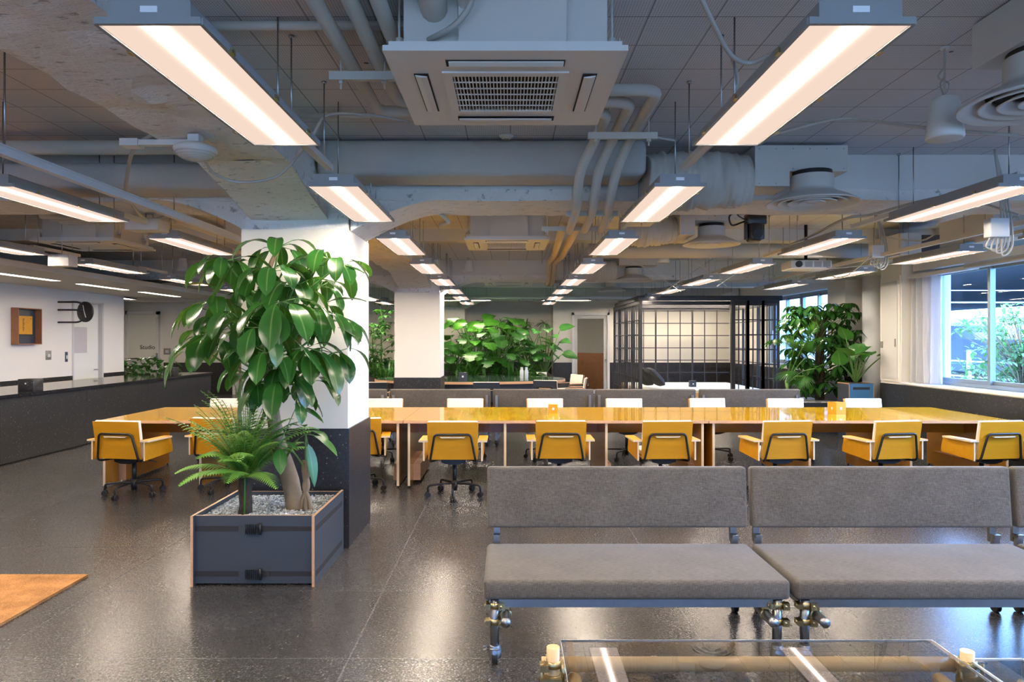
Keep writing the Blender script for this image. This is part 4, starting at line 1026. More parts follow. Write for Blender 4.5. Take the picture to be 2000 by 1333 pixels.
for k in range(3):
    a = LX0+.05+k*(LX1-LX0-.05)/3; s3 = (LX1-LX0-.05)/3
    grid('rear_screen','x',LY1,a,a+s3,[a+s3/3,a+2*s3/3],[a+.0,],zs,.010,.018 if k else .02)
for k in range(3):
    a = LY0+.1+k*1.0; grid('side_screen','y',LX1,a,a+1.0,[a+.33,a+.66],[a+.02],zs,.010,.022)
m = [4.70+.316*k for k in range(4)]
for k in range(3): grid('front_screen','x',LY0,m[k],m[k+1],[m[k]+.158] if 0 else [],[m[k],m[k+1]-.0],zs,.011,.026)
grid('front_screen','x',LY0+.12,4.72,5.62,[4.86+.15*k for k in range(6)],[4.72],zs[1::2],.008,.02)
MB().box(LX0-.03,LY0-.03,0,LX0+.03,LY0+.03,2.42).build('corner_post','lattice',t)
MB().box(4.66,LY0-.04,0,4.74,LY0+.04,2.42).build('front_post','lattice',t)
t = thing('tatami_platform', 'cream matted platform inside the lattice room', 'platform', (0,0,0))
MB().box(LX0+.1,LY0+.3,.0,LX1-.1,LY1-.1,.44).build('base','ply',t); MB().box(LX0+.1,LY0+.3,.44,LX1-.1,LY1-.1,.50).build('mat','tatami',t)
signcube((4.22,16.2,.50),0,'navy','small dark cube on the cream platform',.07)
for (x,y,rz,ry,lab) in ((3.05,16.0,.2,-.62,'charcoal cushion leaning at the left of the platform, rear one'),(3.22,15.6,.1,-.75,'charcoal cushion leaning at the left of the platform, front one')):
    Mx = Matrix.Translation((x,y,.50+.26)) @ Matrix.Rotation(rz,4,'Z') @ Matrix.Rotation(ry,4,'Y')
    m = MB(); bm = bmesh.new(); bmesh.ops.create_grid(bm,x_segments=14,y_segments=14,size=.5)
    for s in (1,-1):
        vs = [(0 + s*.09*max(0,(1-(2*v.co.x)**4))**.5*max(0,(1-(2*v.co.y)**4))**.5, v.co.y*.62*(1-.12*(2*v.co.x)**2), v.co.x*.52*(1-.12*(2*v.co.y)**2)) for v in bm.verts]
        m.add(vs, [[v.index for v in f.verts] for f in bm.faces], 0, True, Mx)
    bm.free(); tag(m.build('cushion','cushion'), lab, 'cushion', 'charcoal cushions on the platform')

# ================================================================== cabinet and curtain by the window
t = thing('wall_cabinet', 'tall grey painted cabinet door on the pier beside the windows', 'cabinet', (5.8,10.71,.955))
MB().box(-.02,-.27,0,0,.27,1.58).build('frame','wall',t); MB().box(-.032,-.22,.04,-.02,.22,1.50).build('door','offwhite',t)
MB().box(-.045,-.19,.52,-.032,-.17,.64).build('handle','plate',t); MB().rbox(-.05,.17,.5,-.032,.22,.6,.004,2).build('handle','plate',t)
m = MB(); n = 60; y0, y1 = 9.72,10.40
def cv(z):
    out = []
    for k in range(n+1):
        s = k/n; y = y0+(y1-y0)*s; x = 5.93+.05*math.sin(s*26)+.02*math.sin(s*61+z)
        out.append((x,y,z))
    return out
a = cv(.965); b = cv(2.47)
m.add(a+b+[(x+.012,y,z) for x,y,z in a]+[(x+.012,y,z) for x,y,z in b], [(k,k+1,n+2+k,n+1+k) for k in range(n)]+[(2*n+2+k,3*n+3+k,3*n+4+k,2*n+3+k) for k in range(n)], 0, True)
tag(m.build('curtain','curtain_cloth'), 'white curtain gathered at the side of the large window', 'curtain')
tag(MB().cyl((6.19,12.0,.0),(6.19,12.0,CZ-.35),.165,seg=36).build('service_pipe','curtain'), 'thick white vertical pipe standing behind the tree at right', 'pipe')
# ================================================================== planters and plants
ell = lambda t: (math.sin(PI*min(1,max(0,t))**.85))**.8
def obov(t): return max(0,(math.sin(PI*t**1.25)))**.75
def heart(t): return max(0,(1-t))**.8*(.35+ .9*min(1,t*6)) if t>0 else .5
def leaf(mb, base, d, Ln, W, droop=.8, n=6, fold=.25, shape=ell, up=None, wave=0., lobes=0, rnd=random):
    d = Vector(d).normalized(); p = Vector(base); upv = Vector(up) if up else Vector((0,0,1))
    o = len(mb.v); ph = rnd.random()*6
    for i in range(n+1):
        t = i/n; w = max(.0, W*shape(t))*.5
        if lobes: w *= .62+.38*abs(math.cos(t*PI*lobes))
        s = d.cross(upv)
        if s.length < .1: s = d.cross(Vector((1,0,.1)))
        s.normalize(); nn = s.cross(d).normalized()
        wv = wave*math.sin(t*9+ph)*W
        mb.v.append(p - s*w + nn*(fold*w+wv)); mb.v.append(p.copy()); mb.v.append(p + s*w + nn*(fold*w-wv))
        mb.mid[len(mb.v)-2] = 1.
        d = (d + Vector((0,0,-droop/n))).normalized(); p = p + d*(Ln/n)
    for i in range(n):
        a = o+i*3
        mb.face((a,a+1,a+4,a+3),0,True); mb.face((a+1,a+2,a+5,a+4),0,True)
def whorl(lf, st, c, n, Ln, W, axis=(0,0,1), pet=.09, droop=1.1, el=.2, rnd=random, ns=6, **kw):
    c = Vector(c); ax = Vector(axis).normalized(); a = ax.cross(Vector((0,1,.3))).normalized(); b = ax.cross(a); ph = rnd.random()*6
    for k in range(n):
        an = ph+2*PI*k/n+rnd.uniform(-.25,.25); e = el+rnd.uniform(-.25,.3)
        d = ((a*math.cos(an)+b*math.sin(an))*math.cos(e)+ax*math.sin(e)).normalized()
        pl = pet*rnd.uniform(.6,1.3); q = c+d*pl
        if st is not None: st.tube([c, c+d*pl*.5+Vector((0,0,.01)), q], .0035, 5)
        s = rnd.uniform(.75,1.15); leaf(lf, q, d+Vector((0,0,-.15)), Ln*s, W*s, droop*rnd.uniform(.6,1.3), n=ns, rnd=rnd, **kw)

# foreground planter
t = thing('planter_box', 'slate blue laminated planter with black ratchet straps beside the first column', 'planter', (-1.635,4.91,0))
hw, hd, ht = .397,.398,.452
for s in (-1,1):
    x0, x1 = (s*hw-.018,s*hw) if s>0 else (-hw,-hw+.018)
    pn = MB().box(x0,-hd,.0,x1,hd,ht,mis=[1,1,1,0,1,0]).build('side_panel',['planter','ply'],t)
    sl = MB(); xo = x1 if s>0 else x0
    for z in (.075,.365): sl.box(min(xo,xo+s*.001),-hd+.03,z-.018,max(xo,xo+s*.001),hd-.05,z+.018)
    sl.build('strap_slot','strap',pn)
for s in (-1,1):
    y0 = -hd+.03 if s<0 else hd-.045
    MB().box(-hw+.018,y0,.012,hw-.018,y0+.015,ht-.003,mis=[1,1,0,0,0,0]).build('front_panel' if s<0 else 'rear_panel',['planter','ply'],t)
MB().box(-hw+.02,-hd+.05,.03,hw-.02,hd-.05,.40).build('inner_liner','dark',t)
for z in (.075,.365):
    yb = -hd+.028
    st_ = MB().box(-hw+.018,yb-.001,z-.017,-.10,yb+.001,z+.017).box(.03,yb-.001,z-.015,hw-.018,yb+.001,z+.015).box(.03,yb-.004,z-.017,.10,yb-.001,z+.017).build('strap','strap',t)
    bk = MB().box(-.05,yb-.018,z-.024,.045,yb-.002,z+.024).box(-.045,yb-.026,z+.012,.04,yb-.018,z+.03).cyl((.045,yb-.016,z-.034),(.045,yb-.016,z+.038),.009,seg=10).cyl((-.045,yb-.014,z-.028),(-.045,yb-.014,z+.028),.006,seg=8)
    for k in range(6): bk.box(-.035+.012*k,yb-.03,z-.03,-.03+.012*k,yb-.02,z-.018+.05)
    bk.build('ratchet_buckle','black',st_)
random.seed(11)
g = MB().box(-hw+.02,-hd+.047,.39,hw-.02,hd-.047,.412)
ico = [(0,0,1),(.9,0,.1),(0,.8,.05),(-.9,.1,0),(.1,-.8,.1),(0,0,-.8)]; icf = [(0,1,2),(0,2,3),(0,3,4),(0,4,1),(5,2,1),(5,3,2),(5,4,3),(5,1,4)]
for k in range(5200):
    x, y = random.uniform(-hw+.024,hw-.024), random.uniform(-hd+.052,hd-.052); s = random.uniform(.005,.011)
    Rm = Matrix.Translation((x,y,.413+random.random()*.012)) @ Matrix.Rotation(random.random()*6,4,'Z') @ Matrix.Rotation(random.random()*2,4,'X') @ Matrix.Diagonal((s*1.3,s,s*.7,1))
    g.add(ico, icf, 0, False, Rm)
o = tag(g.build('gravel','gravel', None, (-1.635,4.91,0)), 'grey and white gravel filling the slate blue planter', 'gravel'); o['kind'] = 'stuff'
# umbrella tree
rnd = random.Random(21)
Y0 = 4.86
t = thing('umbrella_tree', 'tall leaning tree with large glossy drooping leaves in the planter', 'potted tree', tuple(P(578,985,Y0).xy)+(.0,))
base = Vector(t.location); 
def W(px, py, dy=0.): return P(px, py, Y0+dy)-base
tr = MB().tube(catmull([Vector((.0,0,.41)), W(567,940), W(548,880), W(535,820), W(530,770), W(522,715), W(512,660,.0), W(512,600,-.02), W(520,540), W(545,480,.02)],6), .04, 14, 0, True,
     [.062 - .048*(i/54) for i in range(55)])
for v in tr.v: v += noise.noise_vector(v*9)*.006
tr.build('trunk','bark',t)
lf, st = MB(), MB()
hubs = [(545,482,.02,8,.30),(640,505,-.1,7,.30),(575,560,-.15,8,.33),(460,520,.1,8,.30),(440,510,-.2,7,.3),(420,590,-.05,8,.32),(412,655,.05,7,.33),(470,625,-.3,8,.33),(545,590,-.4,8,.36),
        (620,610,-.1,8,.33),(648,628,.1,7,.30),(600,680,-.25,8,.33),(520,690,-.35,7,.33),(555,720,-.1,7,.33),(470,680,.1,7,.3),(625,560,.2,6,.30),(575,640,.15,7,.3),(500,570,.3,7,.3),(430,620,.3,6,.3),(600,745,-.05,5,.26),(660,520,-.15,3,.26),(530,530,-.3,8,.3),(510,640,-.45,7,.32),(572,770,-.1,5,.24),(545,745,-.25,6,.3),(500,735,-.1,5,.28),(650,690,-.05,5,.26),(395,680,.1,5,.3)]
for (px,py,dy,n,Ln) in hubs:
    c = W(px,py,dy); tt = min(.95,max(.3,(985-py)/520)); 
    k = W(525+ (px-525)*.12, min(740,py+75), dy*.15)
    st.tube(catmull([k, k.lerp(c,.5)+Vector((0,0,-.03)), c],5), .0075, 6)
    ph = rnd.random()*6
    for j in range(n):
        an = ph+2*PI*j/n; e = rnd.uniform(-.25,.55); d = Vector((math.cos(an)*math.cos(e), math.sin(an)*math.cos(e), math.sin(e)))
        pl = rnd.uniform(.04,.12); q = c+d*pl; st.tube([c,q], .003, 5)
        s = rnd.uniform(.7,1.1)
        leaf(lf, q, d, Ln*s, Ln*s*rnd.uniform(.34,.46), rnd.uniform(1.4,3.2), n=8, fold=.22, shape=obov, wave=.035, rnd=rnd)
# a few hand placed leaves that give the outline
for (a,b,dy,Wd) in (((640,520),(708,535),-.15,.11),((425,560),(362,560),-.1,.10),((430,645),(343,700),-.2,.11),((455,520),(415,600),-.25,.11),((545,485),(490,470),-.1,.11),((660,640),(702,668),-.1,.14),((640,590),(712,590),-.2,.10),((575,790),(628,828),-.1,.09),((560,650),(640,760),-.4,.1),((540,600),(545,670),-.5,.15)):
    p0, p1 = W(*a,dy), W(*b,dy-.03); d = (p1-p0); leaf(lf, p0, d+Vector((0,0,.3*d.length)), d.length*1.06, Wd, .5, n=8, fold=.2, shape=obov, wave=.03, rnd=rnd)
for v in lf.v:
    if base.x+v.x > -2.1: v.y = min(v.y, 5.335-base.y-.004*abs(math.sin(v.x*40)))
lf.build('foliage','leaf',t); st.build('branches','stem',t)
# small schefflera with knotted stem
t = thing('small_umbrella_plant', 'small umbrella plant with a knotted pale stem beside the tree trunk', 'potted plant', tuple(P(597,985,4.80).xy)+(0,))
base = Vector(t.location); Y0 = 4.80
tb = MB()
for k, (dx, dx2) in enumerate(((0,-.012),(.02,.02),(-.02,.0))):
    tb.tube(catmull([Vector((dx*1.6,.01*k,.41)), Vector((dx,0,.50)), Vector((-dx*.6,.01,.58)), Vector((dx2,0,.68)), Vector((dx2,0,.76))],5), .016, 8)
tb.build('knotted_stem','bark',t)
lf, st = MB(), MB(); rnd = random.Random(4)
for (hx,hy,dy,leaves) in ((597,848,-.02,((560,905,.09),(655,890,.085),(612,945,.095),(520,870,.07),(640,860,.06),(590,830,.05),(560,830,.06))),(545,870,-.12,((505,915,.085),(548,925,.085),(515,870,.06),(580,880,.05)))):
    c = W(hx,hy,dy); st.tube(catmull([Vector((0,0,.70)), Vector((0,0,.78)).lerp(c,.5), c],5), .006, 6)
    for (ex,ey,wd) in leaves:
        e = W(ex,ey,dy-rnd.uniform(.02,.15)); q = c.lerp(e,.28)+Vector((0,0,.03)); st.tube([c,q], .003, 5); d = e-q
        leaf(lf, q, d+Vector((0,0,.4*d.length)), d.length*1.1, wd*1.05, .8, n=8, fold=.18, shape=ell, rnd=rnd)
st.tube(catmull([c, W(590,760), W(575,700)],5), .003, 5)
lf.build('foliage','leaf_mid',t); st.build('branches','stem',t)
# fern
t = thing('fern', 'bright green fern on a dark fibrous stump in the planter', 'potted fern', tuple(P(478,968,4.72).xy)+(0,))
tb = MB().tube([(0,0,.405),(.005,0,.48),(.0,0,.56),(0,0,.67)], .05, 12, 0, True, [.05,.043,.040,.045])
for v in tb.v: v += noise.noise_vector(v*30)*.012
tb.build('fibrous_stump','darkbark',t)
MB().tube([(.02,-.06,.405),(.02,-.05,.75)], .0055, 6).build('green_stake','leaf_bright',t)
fl, st = MB(), MB(); rnd = random.Random(9)
for k in range(60):
    an = 2*PI*k/60*7.0+rnd.uniform(-.2,.2); tilt = rnd.choice((.12,.25,.4,.55,.75,.95))+rnd.uniform(-.1,.1); Lf = rnd.uniform(.48,.70) if tilt < .7 else rnd.uniform(.35,.5)
    d = Vector((math.cos(an)*math.sin(tilt), math.sin(an)*math.sin(tilt), math.cos(tilt))); p = Vector((0,0,.655)); dr = rnd.uniform(.7,1.7)
    pts = [p.copy()]; n = 26; dirs = [d.copy()]
    for i in range(n):
        d = (d+Vector((0,0,-dr/n*(.4+1.2*i/n)))).normalized(); p = p+d*Lf/n; pts.append(p.copy()); dirs.append(d.copy())
    st.tube(pts, .0022, 4)
    for i in range(3, n+1):
        tt = i/n; pl = .108*math.sin(PI*min(1,tt*.92+.08))**.7*(1-.2*tt); s = dirs[i].cross(Vector((0,0,1)))
        if s.length < .05: continue
        s.normalize()
        for sg in (-1,1):
            leaf(fl, pts[i], s*sg+dirs[i]*.45+Vector((0,0,.1)), pl, .021, .5, n=2, fold=.1, shape=lambda q: (1,.8,.05)[int(round(q*2))], rnd=rnd)
fl.build('fronds','fern',t); st.build('frond_stems','stem',t)

# ------------------------------------------------ plants by the window, right
t = thing('planter_box', 'tall blue laminated planter behind the right desk', 'planter', (5.50,11.2,0), math.radians(0), 'planters')
MB().box(-.19,-.19,.0,.19,.19,.895,mis=[0,1,0,0,0,2]).build('body',['bluebox','soil','navy'],t)
MB().box(-.195,-.195,.885,-.188,.195,.90).box(.188,-.195,.885,.195,.195,.90).box(-.195,-.195,.0,-.188,-.189,.90).box(.188,-.195,0,.195,-.189,.90).build('edge_band','ply',t)
MB().box(-.13,-.1925,.80,.13,-.1895,.84).build('handle_slot','navy',t)
t = thing('elephant_ear_plant', 'elephant ear plant with broad leaves on long stalks in the blue planter', 'potted plant', (5.50,11.2,.0))
lf, st = MB(), MB(); b0 = Vector((0,0,.895)); Y0 = 11.15
def hleaf(mb, p, d, Ln, Wd, up=(0,0,1), droop=.5): leaf(mb, p, d, Ln, Wd, droop, n=8, fold=.18, shape=lambda t: (0.55+.9*t*3 if t<.2 else 1.12*(1-((t-.2)/.8)**1.7)) if t<1 else 0, up=up, wave=.03)
for (x,y,dy,ex,ey,ln) in ((1655,700,-.1,1622,672,.34),(1640,718,-.2,1636,690,.3),(1677,688,0,1660,720,.32),(1690,690,-.1,1665,705,.3),(1700,700,-.2,1680,712,.28),(1722,705,0,1765,700,.42),(1670,705,-.3,1700,700,.28),(1652,668,.1,1640,640,.3)):
    h = P(x,y-8,Y0+dy)-Vector((5.50,11.2,0)); e = P(ex,ey,Y0+dy-.1)-Vector((5.50,11.2,0))
    st.tube(catmull([b0, b0.lerp(h,.5)+Vector((0,0,.03)), h],6), .012, 8, 0, True, [.016-.009*i/12 for i in range(13)])
    d = e-h; hleaf(lf, h-d*.2, d+Vector((0,0,.1)), ln, ln*.8)
lf.build('foliage','leaf_mid',t); st.build('stalks','stem',t)
tp = thing('planting_trough', 'low dark trough holding the trees in front of the far window', 'planter', (5.0,12.35,0))
MB().box(-.75,-.5,0,.55,.5,.52).build('trough','navy',tp); MB().box(-.72,-.47,.52,.52,.47,.535).build('soil','gravel',tp)
t = thing('umbrella_tree', 'dense dark green tree standing in front of the pier and far window', 'potted tree', (5.42,12.3,.53)); rnd = random.Random(33)
tk = MB()
for k in range(5):
    a = k*1.3; tk.tube(catmull([(.05*math.cos(a),.05*math.sin(a),0),(.06*math.cos(a+1),.05*math.sin(a+1),.4),(.05*math.cos(a+2),.05*math.sin(a+2),.9),(.12*math.cos(a+2.5),.1*math.sin(a+2.5),1.5)],5), .032, 8)
tk.build('trunk','darkbark',t)
lf, st = MB(), MB()
for k in range(130):
    z = rnd.uniform(.12,1.72); w = .24+.34*math.sin(PI*min(1,(z/1.75)))**.8+(.16 if z>1.0 else 0); a = rnd.random()*6.28; r = w*rnd.uniform(.4,1.)
    c = Vector((math.cos(a)*r*1.12, math.sin(a)*r*.9, z)); k0 = Vector((c.x*.15, c.y*.15, max(.02,z-.25)))
    st.tube([k0,c], .006, 5); ph = rnd.random()*6
    for j in range(7):
        an = ph+2*PI*j/7; e = rnd.uniform(-.3,.3); d = Vector((math.cos(an)*math.cos(e), math.sin(an)*math.cos(e), math.sin(e)))
        leaf(lf, c+d*.03, d, rnd.uniform(.15,.24), .085, rnd.uniform(.9,1.8), n=4, fold=.2, shape=ell, rnd=rnd)
lf.build('foliage','leaf',t); st.build('branches','stem',t)
def fanleaf(lf, c, d, R, n=22, spread=2.6, rnd=random, w=.02, droop=.7):
    d = Vector(d).normalized(); s = d.cross(Vector((0,0,1))).normalized() if abs(d.z)<.95 else Vector((1,0,0)); 
    for j in range(n):
        a = (j/(n-1)-.5)*spread; dd = d*math.cos(a)+s*math.sin(a)
        leaf(lf, c, dd+Vector((0,0,.15)), R*rnd.uniform(.9,1.05)*(1-.15*abs(a)), w, droop, n=4, fold=.4, shape=lambda t: (.3,1,.9,.5,.02)[int(round(t*4))], rnd=rnd)
t = thing('fan_palm', 'fan palm with stiff fingered leaves left of the dense tree', 'potted palm', (4.72,12.0,.53)); rnd = random.Random(5)
lf, st = MB(), MB(); Bq = Vector((4.72,12.0,.53)); 
st.tube([(0,0,0),(.02,0,.2),(.0,0,.36)], .03, 8)
for (x,y,ex,ey,R) in ((1560,682,1525,640,.36),(1592,690,1585,640,.36),(1555,725,1522,742,.32),(1580,735,1560,765,.28),(1600,720,1640,700,.3),(1590,655,1600,630,.3)):
    h = P(x-8,y,11.6)-Bq; e = P(ex-8,ey,11.55)-Bq; st.tube(catmull([Vector((0,0,.3)), Vector((0,0,.3)).lerp(h,.5)+Vector((0,0,.06)), h],5), .008, 6)
    fanleaf(lf, h, (e-h)+Vector((0,-.05,0)), R*1.25, n=20, rnd=rnd, w=.022, droop=.4)
lf.build('fan_leaves','leaf_mid',t); st.build('stalks','stem',t)

# ------------------------------------------------ indoor garden at the back
tp = thing('garden_bed', 'raised black stone planting bed along the back wall', 'planter', (0,0,0))
MB().box(-4.5,17.25,0,1.2,19.75,.60).box(-4.5,19.75,0,-2.07,21.15,.60).box(-1.18,19.75,0,1.2,21.15,.60).build('bed','granite',tp); MB().box(-4.45,17.3,.60,1.15,19.75,.64).box(-4.45,19.75,.60,-2.07,21.1,.64).box(-1.18,19.75,.60,1.15,21.1,.64).build('soil','soil',tp)
def garden(x, y, kind, label, h=1., seed=1, group='plants of the indoor garden', z=.64, cat='plant'):
    rnd = random.Random(seed); lf, st = MB(), MB()
    names = {'monstera':'monstera','philodendron':'philodendron','alocasia':'elephant_ear_plant','dracaena':'dracaena','ficus':'rubber_plant','fern':'fern','palm':'fan_palm','strap':'cast_iron_plant','trailing':'trailing_plant'}
    t = thing(names[kind], label, cat, (x,y,z), 0, group); mat = 'leaf_mid'
    if kind in ('monstera','philodendron'):
        n = 24 if kind == 'monstera' else 38
        for k in range(n):
            a = k*2.4; r = rnd.uniform(.15,.5)*h; zz = rnd.uniform(.25,1.)*h; c = Vector((math.cos(a)*r, math.sin(a)*r, zz)); Ln = rnd.uniform(.28,.42)*(h**.5)
            st.tube(catmull([(0,0,0), c*.5+Vector((0,0,.1)), c],4), .008, 6)
            leaf(lf, c, Vector((math.cos(a),math.sin(a)-.35,.1)), Ln, Ln*.85, 1.0, n=9, fold=.12, shape=lambda t: .5+.5*math.sin(PI*t) if t<.97 else .1, lobes=4.5, wave=.03, rnd=rnd)
        mat = 'leaf_bright' if kind == 'monstera' else 'leaf_mid'
    elif kind == 'alocasia':
        for k in range(11):
            a = k*2.4; r = rnd.uniform(.1,.42)*h; zz = rnd.uniform(.5,1.05)*h; c = Vector((math.cos(a)*r, math.sin(a)*r*.8, zz)); Ln = rnd.uniform(.34,.48)
            st.tube(catmull([(0,0,0), c*.5+Vector((0,0,.08)), c],4), .012, 6)
            hleaf(lf, c, Vector((math.cos(a),math.sin(a)-.3,rnd.uniform(-.2,.5))), Ln, Ln*.7, up=(0,-.6,.8))
        mat = 'leaf_mid' if seed % 2 else 'leaf_bright'
    elif kind == 'dracaena':
        for k in range(9):
            a = k*2.1; top = Vector((rnd.uniform(-.55,.55)*h, rnd.uniform(-.2,.2), rnd.uniform(.55,1.)*1.5*h)); st.tube(catmull([(0,0,0), Vector((top.x*.4,top.y,top.z*.5)), top],6), .011, 6)
            for j in range(34):
                an = rnd.random()*6.28; e = rnd.uniform(-.3,1.1); d = Vector((math.cos(an)*math.cos(e), math.sin(an)*math.cos(e), math.sin(e)))
                leaf(lf, top, d, rnd.uniform(.24,.38), .032, 1.2, n=3, fold=.2, shape=lambda q: (.8,1,.7,.02)[int(round(q*3))], rnd=rnd)
        mat = 'leaf_dark'; 
    elif kind == 'ficus':
        for k in range(34):
            zz = rnd.uniform(.1,1.9)*h; r = rnd.uniform(.05,.42); a = rnd.random()*6.28; c = Vector((math.cos(a)*r,math.sin(a)*r,zz)); st.tube([(c.x*.2,c.y*.2,max(0,zz-.2)),c], .006, 5)
            whorl(lf, None, c, 7, .17, .085, (0,0,1), .02, .9, .3, rnd=rnd, ns=4)
        st.tube([(0,0,0),(0,0,1.7*h)], .02, 6)
    elif kind == 'fern':
        for k in range(40):
            a = rnd.random()*6.28; e = rnd.uniform(.2,1.2); d = Vector((math.cos(a)*math.cos(e), math.sin(a)*math.cos(e), math.sin(e))); leaf(lf, (0,0,.05), d, rnd.uniform(.4,.65)*h, .11, 1.6, n=8, fold=.1, lobes=7.5, rnd=rnd)
        st.cyl((0,0,0),(0,0,.08),.03)
    elif kind == 'palm':
        st.tube([(0,0,0),(0,0,.35*h)], .05, 8)
        for k in range(12):
            a = k*2.4; c = Vector((math.cos(a)*.28*h, math.sin(a)*.28*h, rnd.uniform(.4,.9)*h)); st.tube([(0,0,.3*h),c], .006, 5); fanleaf(lf, c, (math.cos(a),math.sin(a)-.3,.2), .3*h, 14, 3.4, rnd, .028)
        mat = 'leaf_mid'
    elif kind == 'strap':
        for k in range(60):
            a = rnd.random()*6.28; e = rnd.uniform(.6,1.4); d = Vector((math.cos(a)*math.cos(e), math.sin(a)*math.cos(e), math.sin(e))); q = Vector((rnd.uniform(-.3,.3),rnd.uniform(-.2,.2),0)); leaf(lf, q, d, rnd.uniform(.35,.7)*h, .06, 1.2, n=6, fold=.2, rnd=rnd)
        st.cyl((0,0,0),(0,0,.05),.03)
    elif kind == 'trailing':
        for k in range(170):
            c = Vector((rnd.uniform(-.9,.9), rnd.uniform(-.3,.3), rnd.uniform(0,.42)*(1-.3*rnd.random()))); a = rnd.random()*6.28; leaf(lf, c, (math.cos(a),math.sin(a),.3), rnd.uniform(.16,.26), .1, 1.3, n=4, fold=.2, rnd=rnd)
        for k in range(20): st.tube([(rnd.uniform(-.5,.5),rnd.uniform(-.2,.2),0),(rnd.uniform(-.8,.8),rnd.uniform(-.2,.2),.3)], .006, 5)
    lf.build('foliage', mat, t); st.build('stems','stem',t); return t
X = lambda px, Y: (px-VX)/F*Y
garden(X(885,18.2),18.2,'philodendron','dark split leaved plant just right of the second column',1.15,2)
garden(X(930,18.0),18.0,'monstera','bright green large leaved monstera towering above the garden',1.5,3)
garden(X(925,18.4),18.4,'alocasia','tall bright elephant ear plant at the left of the garden, topmost pale leaves',1.45,22)
garden(X(965,18.6),18.6,'alocasia','bright elephant ear plant in the middle of the garden',1.2,24)
garden(X(955,19.2),19.3,'monstera','dark monstera behind the bright one against the wall',1.75,13)
garden(X(975,17.9),17.9,'philodendron','split leaved philodendron in the middle of the garden',1.25,5)
garden(X(1000,17.7),17.7,'palm','fan leaved palm with a scaly trunk in the garden',1.1,6)
garden(X(945,17.6),17.6,'palm','low pale fan palm at the front of the garden',.75,7)
garden(X(910,17.6),17.55,'strap','strap leaved clump at the garden front by the column',.95,8)
garden(X(968,17.55),17.5,'fern','dark fern at the front middle of the garden',.8,9)
garden(X(1022,18.9),18.9,'dracaena','spiky dracaena on thin bare stems at the back wall',1.12,10)
garden(X(1035,18.3),18.3,'philodendron','philodendron at the right part of the garden',1.05,12)
garden(X(1063,18.4),18.2,'alocasia','elephant ear plant at the right end of the garden',1.15,15)
garden(X(1012,17.5),17.5,'strap','strap leaved clump at the garden front, right part',.8,16)
garden(X(1048,17.5),17.5,'fern','fern at the right front corner of the garden',.6,26)
garden(X(745,18.4),18.4,'ficus','tall small leaved shrub left of the second column',1.0,17)
garden(X(728,17.9),17.9,'ficus','bushy small leaved shrub beside the first column edge',.7,18)
garden(X(752,17.6),17.6,'strap','strap leaved clump left of the second column',.8,19)
garden(-8.35,15.75,'trailing','trailing green plant in the trough behind the counter',1.,20,'trough plants',.80)
SKY = 22.0; EXPO = 0.15
# ================================================================== outside
def out(mb, name, mat, label, cat, group=None): return tag(mb.build(name, mat), label, cat, group)
M['bridge'] = simple('outdoor_bridge_concrete', (.15,.17,.19), .8, var=.12, nscale=.3)
M['asphalt'] = simple('outdoor_asphalt', (.06,.065,.07), .9, var=.3, nscale=1.)
M['outwhite'] = simple('outdoor_white_paint', (.5,.5,.5), .6, var=.03)
M['outpale'] = simple('outdoor_pale_render', (.55,.56,.57), .8, var=.04)
M['ballast'] = simple('outdoor_ballast', (.06,.058,.055), .95, var=.6, nscale=12)
M['steel'] = simple('outdoor_rail_steel', (.5,.5,.5), .4, .6)
o = struct('ground', MB().box(7.3,-40,-1.4,160,240,-1.2), 'asphalt')
out(MB().box(26,34,6.4,74,220,7.6).box(26,34,7.6,26.4,220,8.6).box(26,34,6.1,27.2,220,6.4), 'outside_bridge', 'bridge', 'broad concrete overpass seen through the right window', 'bridge')
for i in range(4):
    y = 92+28*i; p = MB().box(34,y,-1.2,36,y+2.2,6.4).prism([(30,6.4),(40,6.4),(36.2,4.6),(33.8,4.6)],'y',y,y+2.2)
    out(p, 'outside_bridge_pier', 'bridge', 'concrete pier carrying the overpass outside', 'pier', 'overpass piers')
fe = thing('outside_fence', 'white railing with tall posts along the railway outside', 'fence', (0,0,0))
f = MB().box(15.0,12,.35,15.05,70,.40).box(15.0,12,.85,15.05,70,.90).box(15.0,12,-.2,15.05,70,-.15)
f.build('rails','outwhite',fe)
for i in range(19): MB().box(14.97,14+3*i,-1.2,15.08,14.1+3*i,1.25).build('post','outwhite',fe)
for x in (18,19.4,22,23.4):
    out(MB().box(x,8,-1.05,x+.08,160,-.9), 'outside_railway_rail', 'steel', 'steel rail of the railway outside the window', 'rail', 'railway rails outside')
out(MB().box(16.5,6,-1.2,25,160,-1.06), 'outside_ballast', 'ballast', 'dark track bed of the railway outside', 'track bed')
for i in range(7):
    y = 26+9*i; g = thing('outside_catenary_mast', 'pale mast with crossarms above the railway outside', 'mast', (26,y,-1.2), 0, 'railway masts')
    MB().box(-.12,-.12,0,.12,.12,5.6).build('pole','outwhite',g); MB().box(-7,-.03,4.6,.1,.03,4.66).box(-7,-.03,5.2,.1,.03,5.24).build('crossarm','outwhite',g)
out(MB().box(40,20,-1.2,52,200,1.6), 'outside_wall', 'bridge', 'long bluish retaining wall beyond the railway', 'wall')
struct('ground_front_bounce', MB().box(-30,-30,-.3,30,-3.42,-.02), simple('outdoor_bounce_paving', (.50,.43,.34), .8))  # unseen paving, added to bounce daylight up through the front glazing
struct('roof_sky_blocker', MB().box(-12,-7.4,3.0,12,-3.4,3.2), 'wall')  # unseen slab, added to keep direct sky out of the front glazing
